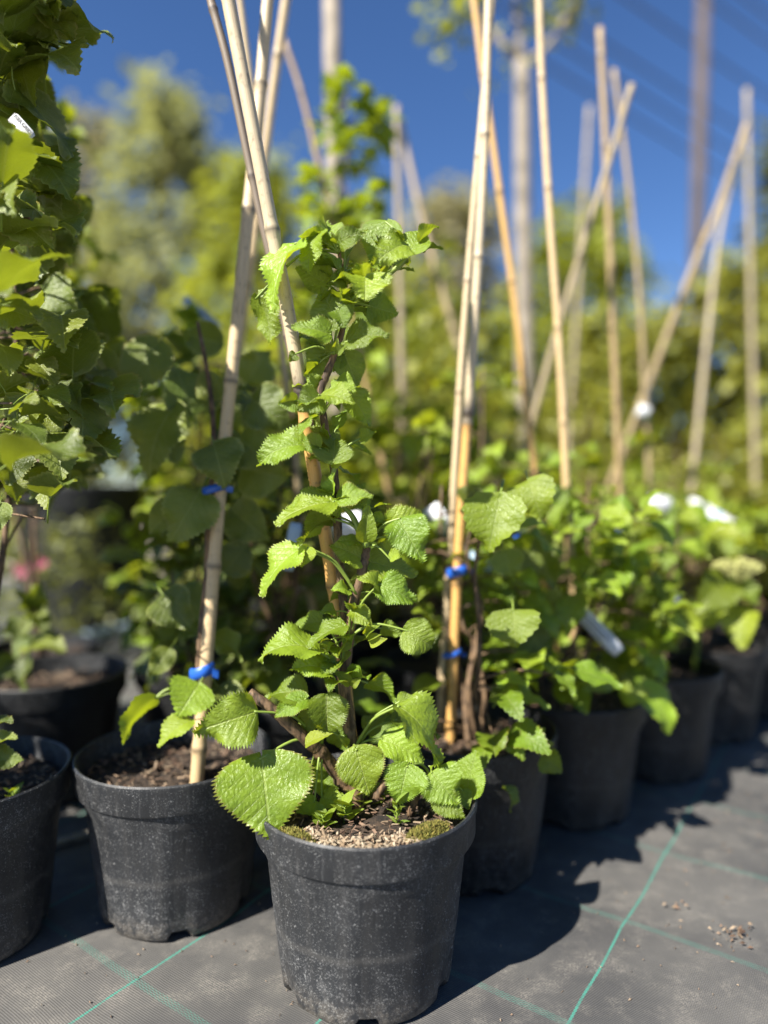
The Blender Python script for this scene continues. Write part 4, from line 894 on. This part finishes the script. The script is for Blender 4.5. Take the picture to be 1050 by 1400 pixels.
# ------------------------------------------------------------------ yellow-green shrubs at the right and back
def tree(name, lab, px, ptop, pw, Y, mat, n, ll, seed, zlow=.1, trunk=.12, shape=lambda u: math.sin(math.pi * (.15 + .8 * u)) ** .7, group=None, pbase=None, clump=14, cat='tree'):
    c = at(px, 670, Y); top = at(px, ptop, Y).z; rad = pw / FPX * Y
    e = empty(name, (c.x, Y, -.02)); tag(e, lab, cat, group); Mx = Matrix.Translation((c.x, Y, -.02)); rr = random.Random(seed)
    obj('crown', crown_mesh('crown', M[mat], n, top, rad, ll, seed, zlow, shape, clump), e, Mx)
    b = MB(); h = top
    P = smooth_path([Vector((0, 0, 0)), Vector((rr.gauss(0, .02) * h, 0, h * .4)), Vector((rr.gauss(0, .03) * h, 0, h * .92))], 6); b.tube(P, [trunk * (1 - .85 * i / (len(P) - 1)) for i in range(len(P))], 9)
    for k in range(9):
        p = P[4 + k % 8]; q = rr.uniform(0, 6.28); l = rad * rr.uniform(.5, .95); t_ = p + Vector((l * math.cos(q), l * math.sin(q), l * rr.uniform(.3, .9))); b.tube([p, p.lerp(t_, .5) + Vector((0, 0, .08 * l)), t_], [trunk * .4, trunk * .25, trunk * .08], 6)
    obj('trunk', b.mesh('trunk', M['bark']), e, Mx)
    return e
tree('tall_tree', 'tall pale spring tree in the blurred distance on the left', 225, 125, 95, 22, 'crown_pale', 3600, .42, 301, .1, .22)
tree('tall_tree', 'thin greyish tree beside the tall pale tree', 130, 160, 60, 27, 'crown_grey', 1500, .45, 302, .1, .22)
tree('round_tree', 'yellow-green tree in the distance behind the crossing canes', 345, 225, 85, 17, 'crown', 3000, .34, 303, .05, .15)
tree('round_tree', 'dark green tree low on the skyline behind the leafy column', 480, 300, 70, 19, 'crown_dark', 2400, .36, 304, .05, .15)
tree('round_tree', 'brownish tree on the skyline behind the canes that form a peak', 620, 268, 85, 21, 'crown_grey', 2600, .40, 305, .05, .18)
tree('hedge_tree', 'rounded dark green tree behind the diagonal cane', 790, 288, 105, 15, 'crown', 4200, .28, 306, .02, .14)
tree('hedge_tree', 'tree at the far right edge behind the row of canes', 1075, 190, 55, 17, 'crown_dark', 2200, .34, 307, .05, .14)
tree('low_tree', 'low tree on the skyline left of the tall pale tree', 30, 330, 110, 19, 'crown_pale', 2600, .38, 308, .03, .14)
for k, (px, top, pw, Y, mat) in enumerate([(985, 360, 90, 4.8, 'crown_yellow'), (1070, 330, 90, 5.2, 'crown_yellow'), (900, 430, 80, 5.0, 'crown_yellow'), (800, 440, 80, 5.3, 'crown_yellow'), (700, 430, 80, 5.6, 'crown'), (600, 420, 85, 5.4, 'crown'), (500, 430, 85, 5.0, 'crown'), (400, 440, 80, 5.6, 'crown_yellow'), (310, 430, 80, 6.2, 'crown'), (1130, 350, 90, 4.9, 'crown_yellow'), (60, 470, 80, 6.5, 'crown')]):
    tree('shrub', ['yellow-green shrub behind the straw-coloured diagonal cane', 'large yellow-green shrub at the right end of the shrub line', 'yellow-green shrub in the line below the tall dark pole', 'olive shrub behind the straight tan cane', 'green shrub behind the orange-brown cane', 'green shrub between the peak of canes and the silvery cane', 'green shrub behind the top of the front plant', 'yellow-green shrub behind the leafy column', 'green shrub behind the blue-tied cane', 'yellow-green shrub beyond the right end of the row', 'green shrub far behind the large black container'][k], px, top, pw, Y, mat, 2600, .085, 330 + k, .02, .035, lambda u: (1.0 - .75 * u ** 2.2), 'shrub line behind the rows', clump=10, cat='shrub')

# young tree with bare trunk
e = empty('young_tree', (at(716, 670, 3.4).x, 3.4, -.02)); tag(e, 'young tree with a straight grey trunk and a few leaves at its top', 'tree')
path_stem(e, [Vector((at(718, 670, 3.4).x, 3.4, -.02)), at(718, 500, 3.4), at(715, 250, 3.4), at(714, 85, 3.4)], [.045, .042, .038, .036], 'post', 'trunk', 12)
for a_, b_ in (((714, 88), (640, -10)), ((714, 88), (765, 40)), ((765, 40), (800, -30)), ((714, 86), (700, -60))): path_stem(e, [at(*a_, 3.4), at((a_[0] + b_[0]) / 2, (a_[1] + b_[1]) / 2 + 8, 3.4), at(*b_, 3.4)], [.022, .016, .010], 'post', 'branch', 7)
for k, (px, py) in enumerate([(610, 15), (760, 5), (690, -50), (640, -30), (780, -30), (690, 85)]):
    c = at(px, py, 3.4); obj('crown', crown_mesh('crown', M['crown'], 60 if k < 5 else 16, .16, .10, .06, 360 + k, .0, lambda u: 1, 6), e, Matrix.Translation(c - Vector((0, 0, .08))))

# utility pole and cables
c = at(945, 670, 16)
b = MB(); b.tube([Vector((c.x - .02, 16, -.02)), Vector((c.x + .05, 16, 6)), Vector((c.x + .16, 16, 14))], [.17, .15, .13], 14); o = obj('utility_pole', b.mesh('utility_pole', M['pole'])); tag(o, 'tall dark brown utility pole rising above the shrub line', 'pole')
for k, (p0, p1, y0, y1) in enumerate([((560, -70), (1150, 298), 13, 22), ((640, -60), (1150, 262), 13, 22), ((770, -62), (1150, 196), 13, 22), ((850, -90), (1150, 128), 13, 22), ((600, 0), (1150, 330), 14, 23), ((905, -90), (1150, 95), 13, 22)]):
    a_, b_ = at(*p0, y0), at(*p1, y1); d = b_ - a_; b = MB(); b.tube([a_ - d * .6, a_, a_.lerp(b_, .5) - Vector((0, 0, .05)), b_, b_ + d * .6], .028, 6); o = obj('power_line', b.mesh('power_line', M['wire'])); tag(o, 'dark overhead cable slanting across the blue sky', 'cable', 'overhead cables')

# ------------------------------------------------------------------ debris on the fabric
def scatter(name, n, mat, size, seed, x0, x1, y0, y1):
    rr = random.Random(seed); b = MB()
    for _ in range(n):
        x, y = rr.uniform(x0, x1), rr.uniform(y0, y1); p = Vector((x, y, fz(x, y) + .0012)); l, w_ = size * rr.uniform(.3, 1.6), size * rr.uniform(.1, .5); q = rr.uniform(0, 6.28)
        u = Vector((math.cos(q), math.sin(q), rr.gauss(0, .15))); v = Vector((-math.sin(q), math.cos(q), rr.gauss(0, .2))); b.add([p - u * l, p - v * w_, p + u * l, p + v * w_ + Vector((0, 0, .001)), p + Vector((0, 0, .002 + .2 * w_))], [(0, 1, 4), (1, 2, 4), (2, 3, 4), (3, 0, 4)])
    o = obj(name, b.mesh(name, mat, False)); tag(o, 'dry bits of bark and leaf scattered on the fabric', 'debris', kind='stuff'); return o
scatter('fabric_debris', 2600, M['debris'], .0022, 1, -1.0, 1.5, .55, 2.3)
for k, (px, py, n) in enumerate([(1008, 1282, 26), (965, 1012, 30), (925, 1238, 6)]):
    c = ground(px, py); rr = random.Random(k + 40); b = MB()
    for _ in range(n):
        p = c + Vector((rr.gauss(0, .011), rr.gauss(0, .010), .002 + rr.random() * .006)); l = rr.uniform(.002, .0055); q = rr.uniform(0, 6.28); u = Vector((math.cos(q), math.sin(q), rr.gauss(0, .3))) * l; v = Vector((-math.sin(q), math.cos(q), rr.gauss(0, .4))) * l * .4
        b.add([p - u, p - v, p + u, p + v, p + Vector((0, 0, .003))], [(0, 1, 4), (1, 2, 4), (2, 3, 4), (3, 0, 4)])
    o = obj('dry_leaf', b.mesh('dry_leaf', M['chips'], False)); tag(o, ['crumpled brown dead leaf on the open fabric', 'dry brown leaf scraps at the shadow edge by the aisle pots', 'tiny tan leaf scrap on the open fabric'][k], 'dead leaf')
